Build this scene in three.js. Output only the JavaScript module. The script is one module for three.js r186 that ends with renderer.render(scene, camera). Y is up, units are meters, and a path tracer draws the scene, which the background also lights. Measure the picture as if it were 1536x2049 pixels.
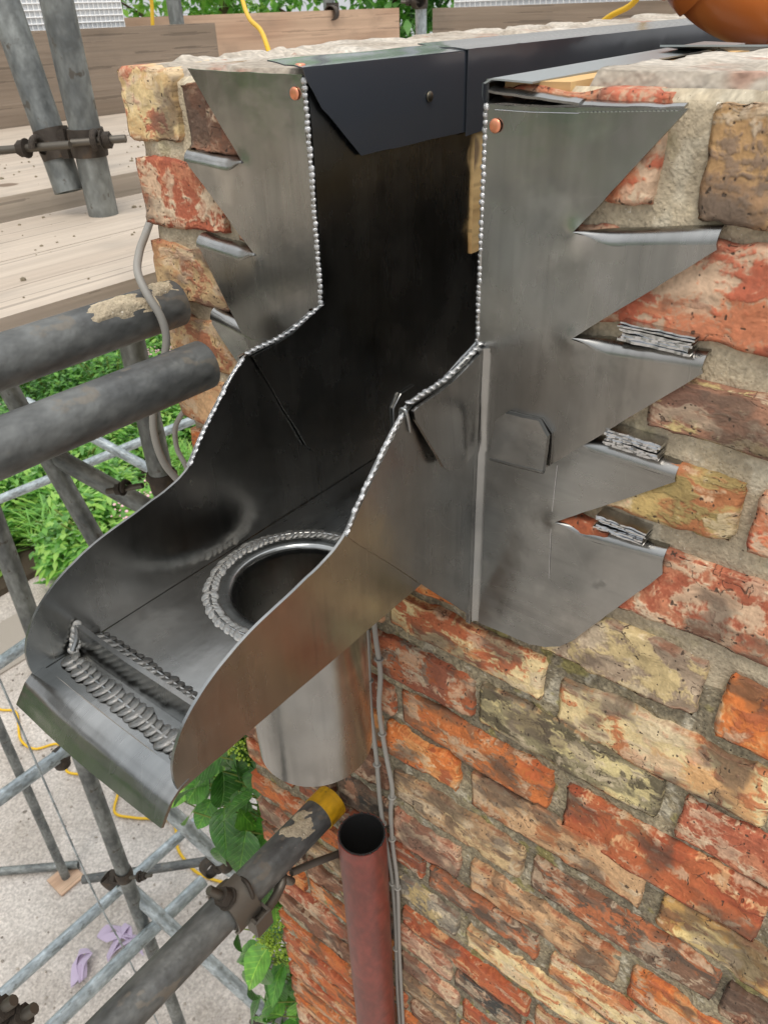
import * as THREE from 'three';
import { mergeGeometries } from 'three/addons/utils/BufferGeometryUtils.js';
import { TessellateModifier } from 'three/addons/modifiers/TessellateModifier.js';

// ---------------------------------------------------------------- camera, sky, sun, exposure
const scene = new THREE.Scene();
const D = Math.PI / 180;
const camera = new THREE.PerspectiveCamera(67.27, 767 / 1024, 0.02, 200);
camera.position.set(0, 0.0383, 0.4946);
camera.rotation.set(-33.163 * D, 39.545 * D, -2.11 * D, 'YXZ');
camera.focus = 0.66; camera.userData.fStop = 20;           // a phone lens: the far garden is a touch soft
const renderer = new THREE.WebGLRenderer({ antialias: true });
renderer.toneMapping = THREE.LinearToneMapping;
renderer.toneMappingExposure = 1.48;
renderer.shadowMap.enabled = true;
{
  const W = 128, H = 64, d = new Float32Array(W * H * 4);
  for (let j = 0; j < H; j++) for (let i = 0; i < W; i++) {
    const up = Math.sin(((j + 0.5) / H - 0.5) * Math.PI), k = (j * W + i) * 4;
    const l = up > 0 ? 0.42 + 0.68 * up : 0.42;                 // bright overcast, paler toward the zenith
    d[k] = l * 0.98; d[k + 1] = l; d[k + 2] = l * 1.035; d[k + 3] = 1;
  }
  const t = new THREE.DataTexture(d, W, H, THREE.RGBAFormat, THREE.FloatType);
  t.mapping = THREE.EquirectangularReflectionMapping; t.magFilter = THREE.LinearFilter; t.needsUpdate = true;
  scene.background = t; scene.environment = t;
}
const sun = new THREE.DirectionalLight(0xfff4e6, 1.2);
sun.position.set(1.5, 6, 2.5); sun.target.position.set(-0.4, -0.3, 0);
sun.castShadow = true; sun.shadow.radius = 40; sun.shadow.mapSize.set(2048, 2048);
Object.assign(sun.shadow.camera, { left: -6, right: 6, top: 6, bottom: -6, near: 0.1, far: 20 });
scene.add(sun, sun.target);

// ---------------------------------------------------------------- helpers
let seedState = 12345;
const rnd = () => { seedState = (seedState * 1664525 + 1013904223) >>> 0; return seedState / 4294967296; };
const rr = (a, b) => a + (b - a) * rnd();
const TAB = new Float32Array(65536); for (let i = 0; i < 65536; i++) TAB[i] = rnd();
function vn(x, y, per = 256, perY = per) {                              // value noise, 0..1, tiles every `per` cells
  const xi = Math.floor(x), yi = Math.floor(y); let fx = x - xi, fy = y - yi;
  fx = fx * fx * (3 - 2 * fx); fy = fy * fy * (3 - 2 * fy);
  
  const x0 = ((xi % per) + per) % per, x1 = (x0 + 1) % per, yq = ((yi % perY) + perY) % perY, y0 = yq << 8, y1 = ((yq + 1) % perY) << 8;
  const a = TAB[y0 + x0], b = TAB[y0 + x1], c = TAB[y1 + x0], d = TAB[y1 + x1];
  return a + (b - a) * fx + (c - a + (a - b - c + d) * fx) * fy;
}
function fbm(x, y, o = 4, per = 256, perY = per) {
  let s = 0, a = 0.5, n = 0;
  for (let i = 0; i < o; i++) { s += a * vn(x, y, per, perY); n += a; a *= 0.5; x = x * 2 + 17; y = y * 2 + 31; per = Math.min(256, per * 2); perY = Math.min(256, perY * 2); }
  return s / n;
}
const sst = (a, b, x) => { x = Math.min(1, Math.max(0, (x - a) / (b - a))); return x * x * (3 - 2 * x); };
const lerp = (a, b, t) => a + (b - a) * t;
const mix3 = (a, b, t) => [a[0] + (b[0] - a[0]) * t, a[1] + (b[1] - a[1]) * t, a[2] + (b[2] - a[2]) * t];
const hex = (h) => [(h >> 16) & 255, (h >> 8) & 255, h & 255];
const V = (x, y, z) => new THREE.Vector3(x, y, z);
function tex(w, h, fn, srgb = true, metres = 0) {
  const d = new Uint8Array(w * h * 4);
  for (let j = 0; j < h; j++) for (let i = 0; i < w; i++) {
    const c = fn(i, j), k = (j * w + i) * 4;
    if (typeof c === 'number') { d[k] = d[k + 1] = d[k + 2] = Math.max(0, Math.min(255, c * 255)); }
    else { d[k] = Math.max(0, Math.min(255, c[0])); d[k + 1] = Math.max(0, Math.min(255, c[1])); d[k + 2] = Math.max(0, Math.min(255, c[2])); }
    d[k + 3] = 255;
  }
  const t = new THREE.DataTexture(d, w, h);
  t.magFilter = THREE.LinearFilter; t.minFilter = THREE.LinearFilter; t.wrapS = t.wrapT = THREE.RepeatWrapping;
  if (srgb) t.colorSpace = THREE.SRGBColorSpace;
  if (metres) t.repeat.set(1 / metres, 1 / metres);
  t.needsUpdate = true; return t;
}
const used = new Map();
function numbered(n) { const k = used.get(n) ?? 0; used.set(n, k + 1); return k ? n + '_' + String(k).padStart(3, '0') : n; }
function shade(o) { o.traverse((m) => { if (m.isMesh) { m.castShadow = true; m.receiveShadow = true; } }); return o; }
function tag(o, label, category, group) { o.userData.label = label; o.userData.category = category; if (group) o.userData.group = group; return o; }
function mesh(name, geo, mat) { const m = new THREE.Mesh(geo, mat); m.name = name; m.castShadow = m.receiveShadow = true; return m; }
function part(parent, name, geo, mat) { const m = mesh(name, geo, mat); parent.add(m); return m; }
function thing(name, label, category, group) { const g = new THREE.Group(); g.name = numbered(name); scene.add(g); return tag(g, label, category, group); }
function single(name, geo, mat, label, category, group) { const m = mesh(numbered(name), geo, mat); scene.add(m); return tag(m, label, category, group); }
function struct(name, geo, mat) { const m = mesh(numbered(name), geo, mat); m.userData.kind = 'structure'; scene.add(m); return m; }
// a grid surface from a function (u, v) -> [x, y, z]; uv in metres given by uvf or estimated
function grid(nu, nv, fn, uvf) {
  const p = [], uv = [], idx = [];
  for (let j = 0; j <= nv; j++) for (let i = 0; i <= nu; i++) {
    const q = fn(i / nu, j / nv); p.push(q[0], q[1], q[2]);
    const w = uvf ? uvf(i / nu, j / nv, q) : [q[0] + q[2], q[1]]; uv.push(w[0], w[1]);
  }
  for (let j = 0; j < nv; j++) for (let i = 0; i < nu; i++) { const a = j * (nu + 1) + i, b = a + 1, c = a + nu + 1, d = c + 1; idx.push(a, b, d, a, d, c); }
  const g = new THREE.BufferGeometry();
  g.setAttribute('position', new THREE.Float32BufferAttribute(p, 3)); g.setAttribute('uv', new THREE.Float32BufferAttribute(uv, 2)); g.setIndex(idx);
  g.computeVertexNormals(); return g;
}
// a slab: a grid with thickness t behind it (against its normal) and a closed rim
function slab(nu, nv, fn, t, uvf) {
  const f = grid(nu, nv, fn, uvf), P = f.attributes.position, N = f.attributes.normal, U = f.attributes.uv, n = P.count;
  const p = [...P.array], q = [], uv = [...U.array, ...U.array], no = [...N.array], ix = [...f.index.array];
  for (let i = 0; i < n; i++) { for (let k = 0; k < 3; k++) p.push(P.array[i * 3 + k] - N.array[i * 3 + k] * t); no.push(-N.array[i * 3], -N.array[i * 3 + 1], -N.array[i * 3 + 2]); }
  for (let i = 0; i < f.index.count; i += 3) ix.push(f.index.array[i] + n, f.index.array[i + 2] + n, f.index.array[i + 1] + n);
  const ring = [];
  for (let i = 0; i <= nu; i++) ring.push(i);
  for (let j = 1; j <= nv; j++) ring.push(j * (nu + 1) + nu);
  for (let i = nu - 1; i >= 0; i--) ring.push(nv * (nu + 1) + i);
  for (let j = nv - 1; j >= 1; j--) ring.push(j * (nu + 1));
  let base = p.length / 3;
  for (let k = 0; k < ring.length; k++) {
    const a = ring[k], b = ring[(k + 1) % ring.length];
    const A = [0, 1, 2].map((c) => p[a * 3 + c]), B = [0, 1, 2].map((c) => p[b * 3 + c]), A2 = [0, 1, 2].map((c) => p[(a + n) * 3 + c]), B2 = [0, 1, 2].map((c) => p[(b + n) * 3 + c]);
    const nn = new THREE.Vector3().subVectors(V(...A2), V(...A)).cross(V(B[0] - A[0], B[1] - A[1], B[2] - A[2])).normalize();
    p.push(...A, ...B, ...B2, ...A2); for (let c = 0; c < 4; c++) no.push(nn.x, nn.y, nn.z);
    const ua = [uv[a * 2], uv[a * 2 + 1]], ub = [uv[b * 2], uv[b * 2 + 1]]; uv.push(...ua, ...ub, ub[0] + t, ub[1], ua[0] + t, ua[1]);
    ix.push(base, base + 3, base + 2, base, base + 2, base + 1); base += 4;
  }
  const g = new THREE.BufferGeometry();
  g.setAttribute('position', new THREE.Float32BufferAttribute(p, 3)); g.setAttribute('normal', new THREE.Float32BufferAttribute(no, 3)); g.setAttribute('uv', new THREE.Float32BufferAttribute(uv, 2)); g.setIndex(ix);
  return g;
}
// a cut sheet of thickness t from an outline in its own plane, gently dented by und(a, b)
function sheet(pts, t, { max = 0.012, und = null, hole = null } = {}) {
  const s = new THREE.Shape(pts.map((p) => new THREE.Vector2(p[0], p[1])));
  if (hole) s.holes.push(hole);
  let g = new THREE.ExtrudeGeometry(s, { depth: t, bevelEnabled: false, curveSegments: 48 });
  if (g.index) g = g.toNonIndexed();
  if (und) {
    g = new TessellateModifier(max, 14).modify(g);
    const P = g.attributes.position, N = g.attributes.normal, e = 0.0008;
    for (let i = 0; i < P.count; i++) {
      const x = P.getX(i), y = P.getY(i), h = und(x, y); P.setXYZ(i, x + 0.0011 * (fbm(x * 70 + 3, y * 70, 2) - 0.5), y + 0.0011 * (fbm(x * 70 + 40, y * 70 + 9, 2) - 0.5), P.getZ(i) + h);
      const nz = N.getZ(i);
      if (Math.abs(nz) > 0.5) { const dx = (und(x + e, y) - h) / e, dy = (und(x, y + e) - h) / e, l = Math.hypot(dx, dy, 1), sg = Math.sign(nz); N.setXYZ(i, -dx / l * sg, -dy / l * sg, sg / l); }
    }
  }
  return plain(g);
}
function plain(g) { if (g.index) g = g.toNonIndexed(); for (const k of Object.keys(g.attributes)) if (!['position', 'normal', 'uv'].includes(k)) g.deleteAttribute(k); return g; }
const sideways = (g, x) => g.rotateY(-Math.PI / 2).translate(x, 0, 0);      // outline (z, y) -> plane x = const, thickness towards -x
const merge = (a) => mergeGeometries(a.map(plain));
function box(x0, x1, y0, y1, z0, z1, long = 'x') {
  const g = new THREE.BoxGeometry(x1 - x0, y1 - y0, z1 - z0).translate((x0 + x1) / 2, (y0 + y1) / 2, (z0 + z1) / 2);
  const P = g.attributes.position, N = g.attributes.normal, U = g.attributes.uv;
  for (let i = 0; i < P.count; i++) { const x = P.getX(i), y = P.getY(i), z = P.getZ(i); if (Math.abs(N.getX(i)) > 0.5) U.setXY(i, z, y); else if (Math.abs(N.getY(i)) > 0.5) U.setXY(i, z, x); else U.setXY(i, x, y); }
  return plain(g);
}
// round bar / tube along a polyline; ri > 0 makes it hollow with open ends
function sweep(pts, r, seg = 14, ri = 0) {
  const n = pts.length, fr = []; let up = V(0.123, 1, 0.31).normalize();
  const rad = typeof r === 'function' ? r : () => r;
  let L = 0; const rings = [];
  for (let i = 0; i < n; i++) {
    const t = new THREE.Vector3().subVectors(pts[Math.min(n - 1, i + 1)], pts[Math.max(0, i - 1)]).normalize();
    if (Math.abs(t.dot(up)) > 0.95) up = Math.abs(t.x) < 0.8 ? V(1, 0.1, 0.05) : V(0, 0.1, 1);
    const b = new THREE.Vector3().crossVectors(t, up).normalize(), c = new THREE.Vector3().crossVectors(b, t).normalize(); up = c.clone();
    if (i) L += pts[i].distanceTo(pts[i - 1]);
    rings.push({ p: pts[i], b, c, L, t });
  }
  const P = [], N = [], U = [], I = [];
  const ring = (R, q, sgn, Lv) => { const s = P.length / 3; for (let k = 0; k <= seg; k++) { const a = k / seg * Math.PI * 2, ca = Math.cos(a), sa = Math.sin(a); const d = V(R.b.x * ca + R.c.x * sa, R.b.y * ca + R.c.y * sa, R.b.z * ca + R.c.z * sa); P.push(R.p.x + d.x * q, R.p.y + d.y * q, R.p.z + d.z * q); N.push(d.x * sgn, d.y * sgn, d.z * sgn); U.push(a * q, Lv); } return s; };
  const flatRing = (R, q, nrm) => { const s = P.length / 3; for (let k = 0; k <= seg; k++) { const a = k / seg * Math.PI * 2, ca = Math.cos(a), sa = Math.sin(a); P.push(R.p.x + (R.b.x * ca + R.c.x * sa) * q, R.p.y + (R.b.y * ca + R.c.y * sa) * q, R.p.z + (R.b.z * ca + R.c.z * sa) * q); N.push(nrm.x, nrm.y, nrm.z); U.push(ca * q, sa * q); } return s; };
  const join = (a, b) => { for (let k = 0; k < seg; k++) I.push(a + k, a + k + 1, b + k + 1, a + k, b + k + 1, b + k); };
  let prev = null; rings.forEach((R, i) => { const s = ring(R, rad(i / (n - 1)), 1, R.L); if (prev !== null) join(prev, s); prev = s; });
  if (ri > 0) { prev = null; rings.forEach((R, i) => { const s = ring(R, ri, -1, R.L); if (prev !== null) join(prev, s); prev = s; }); }
  for (const [R, s, q] of [[rings[0], -1, rad(0)], [rings[n - 1], 1, rad(1)]]) { const nn = R.t.clone().multiplyScalar(s); join(flatRing(R, q, nn), flatRing(R, Math.max(ri, 1e-5), nn)); }
  for (let i = 0; i < I.length; i += 3) {                   // wind every face towards its normals
    const a = I[i] * 3, b = I[i + 1] * 3, c = I[i + 2] * 3, e = [P[b] - P[a], P[b + 1] - P[a + 1], P[b + 2] - P[a + 2]], f = [P[c] - P[a], P[c + 1] - P[a + 1], P[c + 2] - P[a + 2]];
    if ((e[1] * f[2] - e[2] * f[1]) * N[a] + (e[2] * f[0] - e[0] * f[2]) * N[a + 1] + (e[0] * f[1] - e[1] * f[0]) * N[a + 2] < 0) { const q = I[i + 1]; I[i + 1] = I[i + 2]; I[i + 2] = q; }
  }
  const g = new THREE.BufferGeometry();
  g.setAttribute('position', new THREE.Float32BufferAttribute(P, 3)); g.setAttribute('normal', new THREE.Float32BufferAttribute(N, 3)); g.setAttribute('uv', new THREE.Float32BufferAttribute(U, 2)); g.setIndex(I);
  return g;
}
const curve = (pts, n = 40) => new THREE.CatmullRomCurve3(pts.map((p) => V(...p))).getPoints(n);

// ---------------------------------------------------------------- materials
const std = (o) => new THREE.MeshStandardMaterial(o);
const phys = (o) => new THREE.MeshPhysicalMaterial(o);
const leadColor = tex(1024, 1024, (i, j) => {
  const x = i / 1024, y = j / 1024;
  const streak = fbm(x * 96, y * 4, 3, 96, 4), big = fbm(x * 5, y * 5, 4, 5), mott = fbm(x * 20, y * 14, 3, 20, 14);
  let v = 196 + 9 * (streak - 0.5) + 44 * (big - 0.5) + 22 * (mott - 0.5);
  const dk = sst(0.62, 0.8, fbm(x * 48 + 7, y * 3 + 3, 2, 48, 3)) * 6; v -= dk;
  v += 26 * sst(0.62, 0.8, fbm(x * 7 + 20, y * 7 + 5, 5, 7));          // pale bloom
  const warm = (fbm(x * 3 + 40, y * 3 + 9, 3, 3) - 0.5) * 14;
  return [v + warm, v, v - warm * 0.9];
}, true, 0.34);
// a few bright knife and handling scratches
{
  const d = leadColor.image.data, put = (x, y, a) => { x = ((x | 0) % 1024 + 1024) % 1024; y = ((y | 0) % 1024 + 1024) % 1024; const k = (y * 1024 + x) * 4; for (let c = 0; c < 3; c++) d[k + c] = d[k + c] + (228 - d[k + c]) * a; };
  for (let s = 0; s < 170; s++) { let x = rr(0, 1024), y = rr(0, 1024); const ang = rr(-0.5, 0.5) + (rnd() < 0.4 ? 1.5 : 0.35), L = rnd() < 0.15 ? rr(80, 240) : rr(6, 60), a = rr(0.2, 0.7), bend = rr(-0.004, 0.004); let an = ang; for (let t = 0; t < L; t++) { put(x, y, a * Math.sin(t / L * 3.1)); x += Math.cos(an); y += Math.sin(an); an += bend; } }
}
const leadRough = tex(1024, 1024, (i, j) => {
  const x = i / 1024, y = j / 1024;
  return 0.262 + 0.05 * (fbm(x * 64, y * 4, 3, 64, 4) - 0.5) + 0.20 * (fbm(x * 6 + 3, y * 6, 4, 6) - 0.5);
}, false, 0.34);
const leadBump = tex(1024, 1024, (i, j) => {
  const x = i / 1024, y = j / 1024;
  return 0.5 + 0.55 * (fbm(x * 7, y * 7, 2, 7) - 0.5) + 0.02 * (fbm(x * 128, y * 6, 2, 128, 6) - 0.5) + 0.1 * (fbm(x * 60, y * 60, 2, 60) - 0.5);
}, false, 0.34);
const LEAD = 0xc9c7c2;                                      // one colour for all the sheet lead
const turned = (t) => { const c = t.clone(); c.rotation = Math.PI / 2; c.needsUpdate = true; return c; };
const lead = std({ color: LEAD, metalness: 1, roughness: 1, map: leadColor, roughnessMap: leadRough, bumpMap: leadBump, bumpScale: 0.0006 });
const leadCross = std({ color: LEAD, metalness: 1, roughness: 1, map: turned(leadColor), roughnessMap: turned(leadRough), bumpMap: turned(leadBump), bumpScale: 0.0007 });
const leadCoin = std({ color: LEAD, metalness: 1, roughness: 0.42, map: leadColor, bumpMap: leadBump, bumpScale: 0.0006 });
const leadWeld = std({ color: 0xc6c7c8, metalness: 1, roughness: 0.24, bumpMap: leadBump, bumpScale: 0.0006 });
const cappingMat = phys({ color: new THREE.Color().setRGB(0.03, 0.036, 0.046), metalness: 0, roughness: 0.4, clearcoat: 1, clearcoatRoughness: 0.14 });   // anthracite paint under a glossy coat
const cappingBack = std({ color: 0x9aa0a0, metalness: 0.6, roughness: 0.4 });
const copper = std({ color: 0xe79a78, metalness: 1, roughness: 0.33 });
const brass = std({ color: 0x6d675a, metalness: 1, roughness: 0.4 });
let oldMortar;
const mortarMat = (() => {
  const f = (seed) => (i, j) => {
    const x = i / 1024, y = j / 1024;
    const big = fbm(x * 6 + seed, y * 6, 4, 6), g = fbm(x * 128, y * 128 + seed, 2, 128), s = vn(x * 256, y * 256 + seed, 256), s2 = vn(x * 200 + 9, y * 200 + 3, 200);
    let c = mix3([184, 171, 146], [164, 152, 130], sst(0.35, 0.65, big));
    c = mix3(c, [196, 188, 168], sst(0.58, 0.75, fbm(x * 14 + 5, y * 14, 3, 14)) * 0.6);
    c = mix3(c, [150, 142, 104], sst(0.6, 0.78, fbm(x * 9 + 55, y * 9, 4, 9)) * 0.4);
    const k = 0.86 + 0.26 * g; c = c.map((q) => q * k);
    if (s > 0.965) c = mix3(c, [72, 64, 54], 0.6); if (s2 > 0.965) c = mix3(c, [225, 222, 212], 0.7);
    return c;
  };
  const old = (i, j) => { const x = i / 1024, y = j / 1024, b = fbm(x * 6 + 3, y * 6, 4, 6), g = fbm(x * 110, y * 110 + 5, 2, 110), s = vn(x * 180, y * 180 + 7, 180), s2 = vn(x * 150 + 9, y * 150, 150); let c = mix3([150, 140, 116], [124, 116, 98], sst(0.35, 0.65, b)); c = mix3(c, [182, 176, 158], sst(0.56, 0.72, fbm(x * 20 + 5, y * 20, 3, 20)) * 0.7); c = mix3(c, [140, 132, 70], sst(0.62, 0.74, fbm(x * 12 + 55, y * 12, 4, 12)) * 0.6); c = c.map((q) => q * (0.74 + 0.5 * g)); if (s > 0.93) c = mix3(c, [52, 46, 38], 0.7); if (s2 > 0.955) c = mix3(c, [214, 210, 198], 0.75); return c; };
  oldMortar = std({ map: tex(1024, 1024, old, true, 0.3), bumpMap: tex(1024, 1024, (i, j) => { const x = i / 1024, y = j / 1024; return 0.5 * fbm(x * 30, y * 30, 4, 30) + 0.5 * fbm(x * 120, y * 120, 2, 120); }, false, 0.3), bumpScale: 0.003, roughness: 0.95 });
  return std({ map: tex(1024, 1024, f(0), true, 0.3), bumpMap: tex(1024, 1024, (i, j) => { const x = i / 1024, y = j / 1024; return 0.35 * fbm(x * 24, y * 24, 4, 24) + 0.6 * fbm(x * 170, y * 170, 2, 170); }, false, 0.3), bumpScale: 0.0015, roughness: 0.95 });
})();
const screedMat = (() => std({
  map: tex(1024, 1024, (i, j) => {
    const x = i / 1024, y = j / 1024, b = fbm(x * 5, y * 5, 5, 5), g = fbm(x * 120, y * 120, 2, 120);
    let c = mix3([186, 178, 165], [160, 150, 136], sst(0.35, 0.65, b));
    c = mix3(c, [205, 200, 190], sst(0.55, 0.75, fbm(x * 10 + 30, y * 10, 3, 10)) * 0.6);
    c = mix3(c, [150, 96, 76], sst(0.6, 0.72, fbm(x * 8 + 70, y * 8, 4, 8)) * 0.45);
    const k = 0.84 + 0.3 * g; return c.map((q) => q * k);
  }, true, 0.45),
  bumpMap: tex(512, 512, (i, j) => { const x = i / 512, y = j / 512; return 0.6 * fbm(x * 16, y * 16, 4, 16) + 0.4 * fbm(x * 90, y * 90, 2, 90); }, false, 0.45), bumpScale: 0.004, roughness: 0.95 }))();
function woodMaterial(c0, c1, dirt, seed) {
  return std({
    map: wtex(tex(1024, 512, (i, j) => {                  // u runs along the board (2 m), v across it (0.5 m)
      const y = i / 1024, x = j / 512;
      const gr = fbm(x * 64 + seed, y * 6, 3, 64, 6), wav = fbm(x * 8 + 0.6 * fbm(x * 4, y * 8 + seed, 2, 4, 8), y * 4 + seed, 3, 8, 4), knots = fbm(x * 6 + seed, y * 18, 2, 6, 18);
      let c = mix3(c0, c1, sst(0.25, 0.75, wav)); c = c.map((q) => q * (0.93 + 0.14 * gr));
      c = mix3(c, dirt, sst(0.45, 0.85, fbm(x * 6 + 9, y * 14 + seed, 5, 6, 14)) * 0.6); c = mix3(c, [96, 78, 62], sst(0.86, 0.9, knots) * 0.7);
      if (gr > 0.74) c = c.map((q) => q * 0.82);
      return c;
    }, true)), roughness: 0.85,
    bumpMap: wtex(tex(512, 512, (i, j) => 0.5 + 0.7 * (fbm(j / 512 * 64, i / 512 * 6, 3, 64, 6) - 0.5), false)), bumpScale: 0.0015
  });
}
function wtex(t) { t.repeat.set(0.5, 2); return t; }
const deckWood = woodMaterial([190, 178, 163], [179, 166, 151], [158, 149, 138], 3);
const toeWood = woodMaterial([146, 132, 117], [132, 118, 103], [112, 102, 92], 21);
const toeWoodPale = woodMaterial([202, 172, 146], [188, 154, 128], [162, 138, 118], 33);
const pine = woodMaterial([214, 182, 128], [196, 158, 104], [160, 128, 90], 11);
function tubeMaterial(c0, c1, spots, rough, metal, seed) {
  return std({
    map: tex(512, 512, (i, j) => {
      const x = i / 512, y = j / 512, b = fbm(x * 6 + seed, y * 4, 5, 4), s = fbm(x * 40, y * 20 + seed, 3, 20);
      let c = mix3(c0, c1, sst(0.32, 0.68, b)); c = c.map((q) => q * (0.8 + 0.4 * s));
      c = mix3(c, spots, sst(0.66, 0.76, fbm(x * 18 + seed, y * 14 + 4, 4, 14)) * 0.75);
      return c;
    }, true, 0.3), roughness: rough, metalness: metal,
    bumpMap: tex(256, 256, (i, j) => fbm(i / 256 * 30, j / 256 * 30, 3, 30), false, 0.2), bumpScale: 0.0006
  });
}
const darkTube = tubeMaterial([108, 110, 108], [84, 86, 86], [122, 116, 106], 0.5, 0.45, 5);
const greyTube = tubeMaterial([128, 132, 130], [98, 102, 102], [84, 78, 70], 0.5, 0.4, 15);
const galvTube = tubeMaterial([176, 186, 190], [150, 160, 164], [130, 134, 132], 0.42, 0.45, 25);
const rust = tubeMaterial([74, 67, 60], [56, 50, 44], [92, 78, 64], 0.65, 0.4, 35);
const boltSteel = std({ color: 0x6f6a62, metalness: 0.8, roughness: 0.5, bumpMap: leadBump, bumpScale: 0.0006 });
const redPipeMat = phys({ color: 0xffffff, map: tubeMaterial([112, 50, 42], [103, 45, 38], [122, 64, 54], 0.5, 0, 55).map, roughness: 0.45, clearcoat: 0.15, clearcoatRoughness: 0.4, bumpMap: leadBump, bumpScale: 0.0004 });
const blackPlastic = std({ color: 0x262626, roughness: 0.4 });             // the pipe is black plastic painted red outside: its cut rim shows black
const orangePipeMat = phys({ color: 0xcf7232, roughness: 0.33, clearcoat: 0.3, clearcoatRoughness: 0.2 });
const cableGrey = std({ color: 0x8f8d87, roughness: 0.55 });
const yellowMat = std({ color: 0xe0b41e, roughness: 0.5 });
const lilac = std({ color: 0xbfb0c8, roughness: 0.85 });
const groundMat = (() => std({
  map: tex(1024, 1024, (i, j) => {
    const x = i / 1024, y = j / 1024, b = fbm(x * 5, y * 5, 5, 5), g = fbm(x * 170, y * 170, 2, 170), s = vn(x * 256, y * 256, 256);
    let c = mix3([196, 189, 182], [174, 166, 158], sst(0.3, 0.7, b)); c = mix3(c, [146, 138, 128], sst(0.54, 0.72, fbm(x * 4 + 8, y * 4, 6, 4)) * 0.6);
    const k = 0.84 + 0.32 * g; c = c.map((q) => q * k); if (s > 0.95) c = mix3(c, [120, 112, 102], 0.6); return c;
  }, true, 1.7), roughness: 0.95,
  bumpMap: tex(512, 512, (i, j) => fbm(i / 512 * 120, j / 512 * 120, 3, 120), false, 1.2), bumpScale: 0.006 }))();
const soilMat = std({ color: 0x5d5040, roughness: 1, bumpMap: mortarMat.bumpMap, bumpScale: 0.02 });
const pavingMat = std({ color: 0x9c948a, roughness: 0.95, bumpMap: mortarMat.bumpMap, bumpScale: 0.003 });
const leafMat = (c, t = 0.35) => phys({ color: c, roughness: 0.55, transmission: t, thickness: 0, side: THREE.DoubleSide, vertexColors: false });
const stemMat = std({ color: 0x6f7f3a, roughness: 0.8 }), barkMat = std({ color: 0x5b4b3a, roughness: 0.95 });

// ---------------------------------------------------------------- brick atlas: 4 x 16 cells of 220 x 70 mm
const RECIPES = {                                          // main, second, third colours; shares; specks; edge colour
  cream: [0xddc493, 0xcf9a66, 0xb9683f, 0.35, 0.2, 0.35, 0xa9502f],
  creamred: [0xc9804f, 0xd9bf8f, 0xb4532f, 0.55, 0.35, 0.3, 0xa8482a],
  creamblack: [0xd3c08a, 0x8b8062, 0x5b5240, 0.55, 0.4, 0.9, 0x8e4a30],
  ochre: [0xb58a5c, 0x9a7454, 0x826a5a, 0.5, 0.35, 0.8, 0x6a5545],
  ochrered: [0xb3955a, 0xa9653c, 0x8d7a48, 0.4, 0.35, 0.5, 0xa8603e],
  palered: [0xc3a18a, 0xc06e4c, 0xb4533a, 0.45, 0.3, 0.3, 0xb4593a],
  purple: [0x9a6a55, 0x7d5648, 0xb5a06a, 0.5, 0.25, 0.6, 0x8a5a48],
  red: [0xb0573c, 0xbd7152, 0xc4a58c, 0.45, 0.3, 0.3, 0xa04a34],
  redorange: [0xb95b33, 0xa74a2b, 0xc89468, 0.45, 0.18, 0.25, 0x9c4428],
  orange: [0xcb6a30, 0xb9562a, 0x8d5a3e, 0.4, 0.25, 0.35, 0xb4552c],
  orangebright: [0xd9702e, 0xd58a4c, 0xa8512c, 0.4, 0.25, 0.25, 0xc05a2a],
  darkorange: [0xb5633c, 0x7f5946, 0x5c4a40, 0.5, 0.35, 0.5, 0x8a4e34],
  redbrown: [0xa9542f, 0x8b4a35, 0x77655a, 0.5, 0.3, 0.4, 0x94452c],
  greyviolet: [0xa8917e, 0x97806f, 0xc0a878, 0.45, 0.3, 0.5, 0x8d5540],
  creambrown: [0xc79a72, 0xa8663f, 0x8a6a50, 0.5, 0.3, 0.5, 0x9a4e34],
  tanbrown: [0xa98462, 0xc3a47a, 0x735a48, 0.45, 0.35, 0.5, 0x8f5a40],
  brown: [0x85543f, 0x6d4838, 0x9b6f58, 0.5, 0.3, 0.4, 0x70452f],
  tan: [0xc4a074, 0xb48058, 0x9b5a40, 0.5, 0.3, 0.5, 0xa8583a],
  sand: [0xd6b988, 0xc5a06e, 0xb05a42, 0.5, 0.14, 0.2, 0xb56a4a],
  pink: [0xb98f7a, 0xcaa98c, 0x9a5a44, 0.5, 0.3, 0.4, 0xa0563f],
  grey: [0x8f857a, 0x6b645e, 0xb59c6a, 0.5, 0.3, 0.5, 0x7d5546],
  black: [0x6c5446, 0x3d3c3c, 0x9a6850, 0.5, 0.35, 0.5, 0x7a4a38],
  tawny: [0xc2924f, 0xd8bb7e, 0x9c6238, 0.5, 0.3, 0.4, 0xa8623a],
};
const CELLW = 512, CELLH = 128, cellList = [];
const atlasC = new Uint8Array(2048 * 2048 * 4), atlasB = new Uint8Array(2048 * 2048 * 4);
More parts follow.
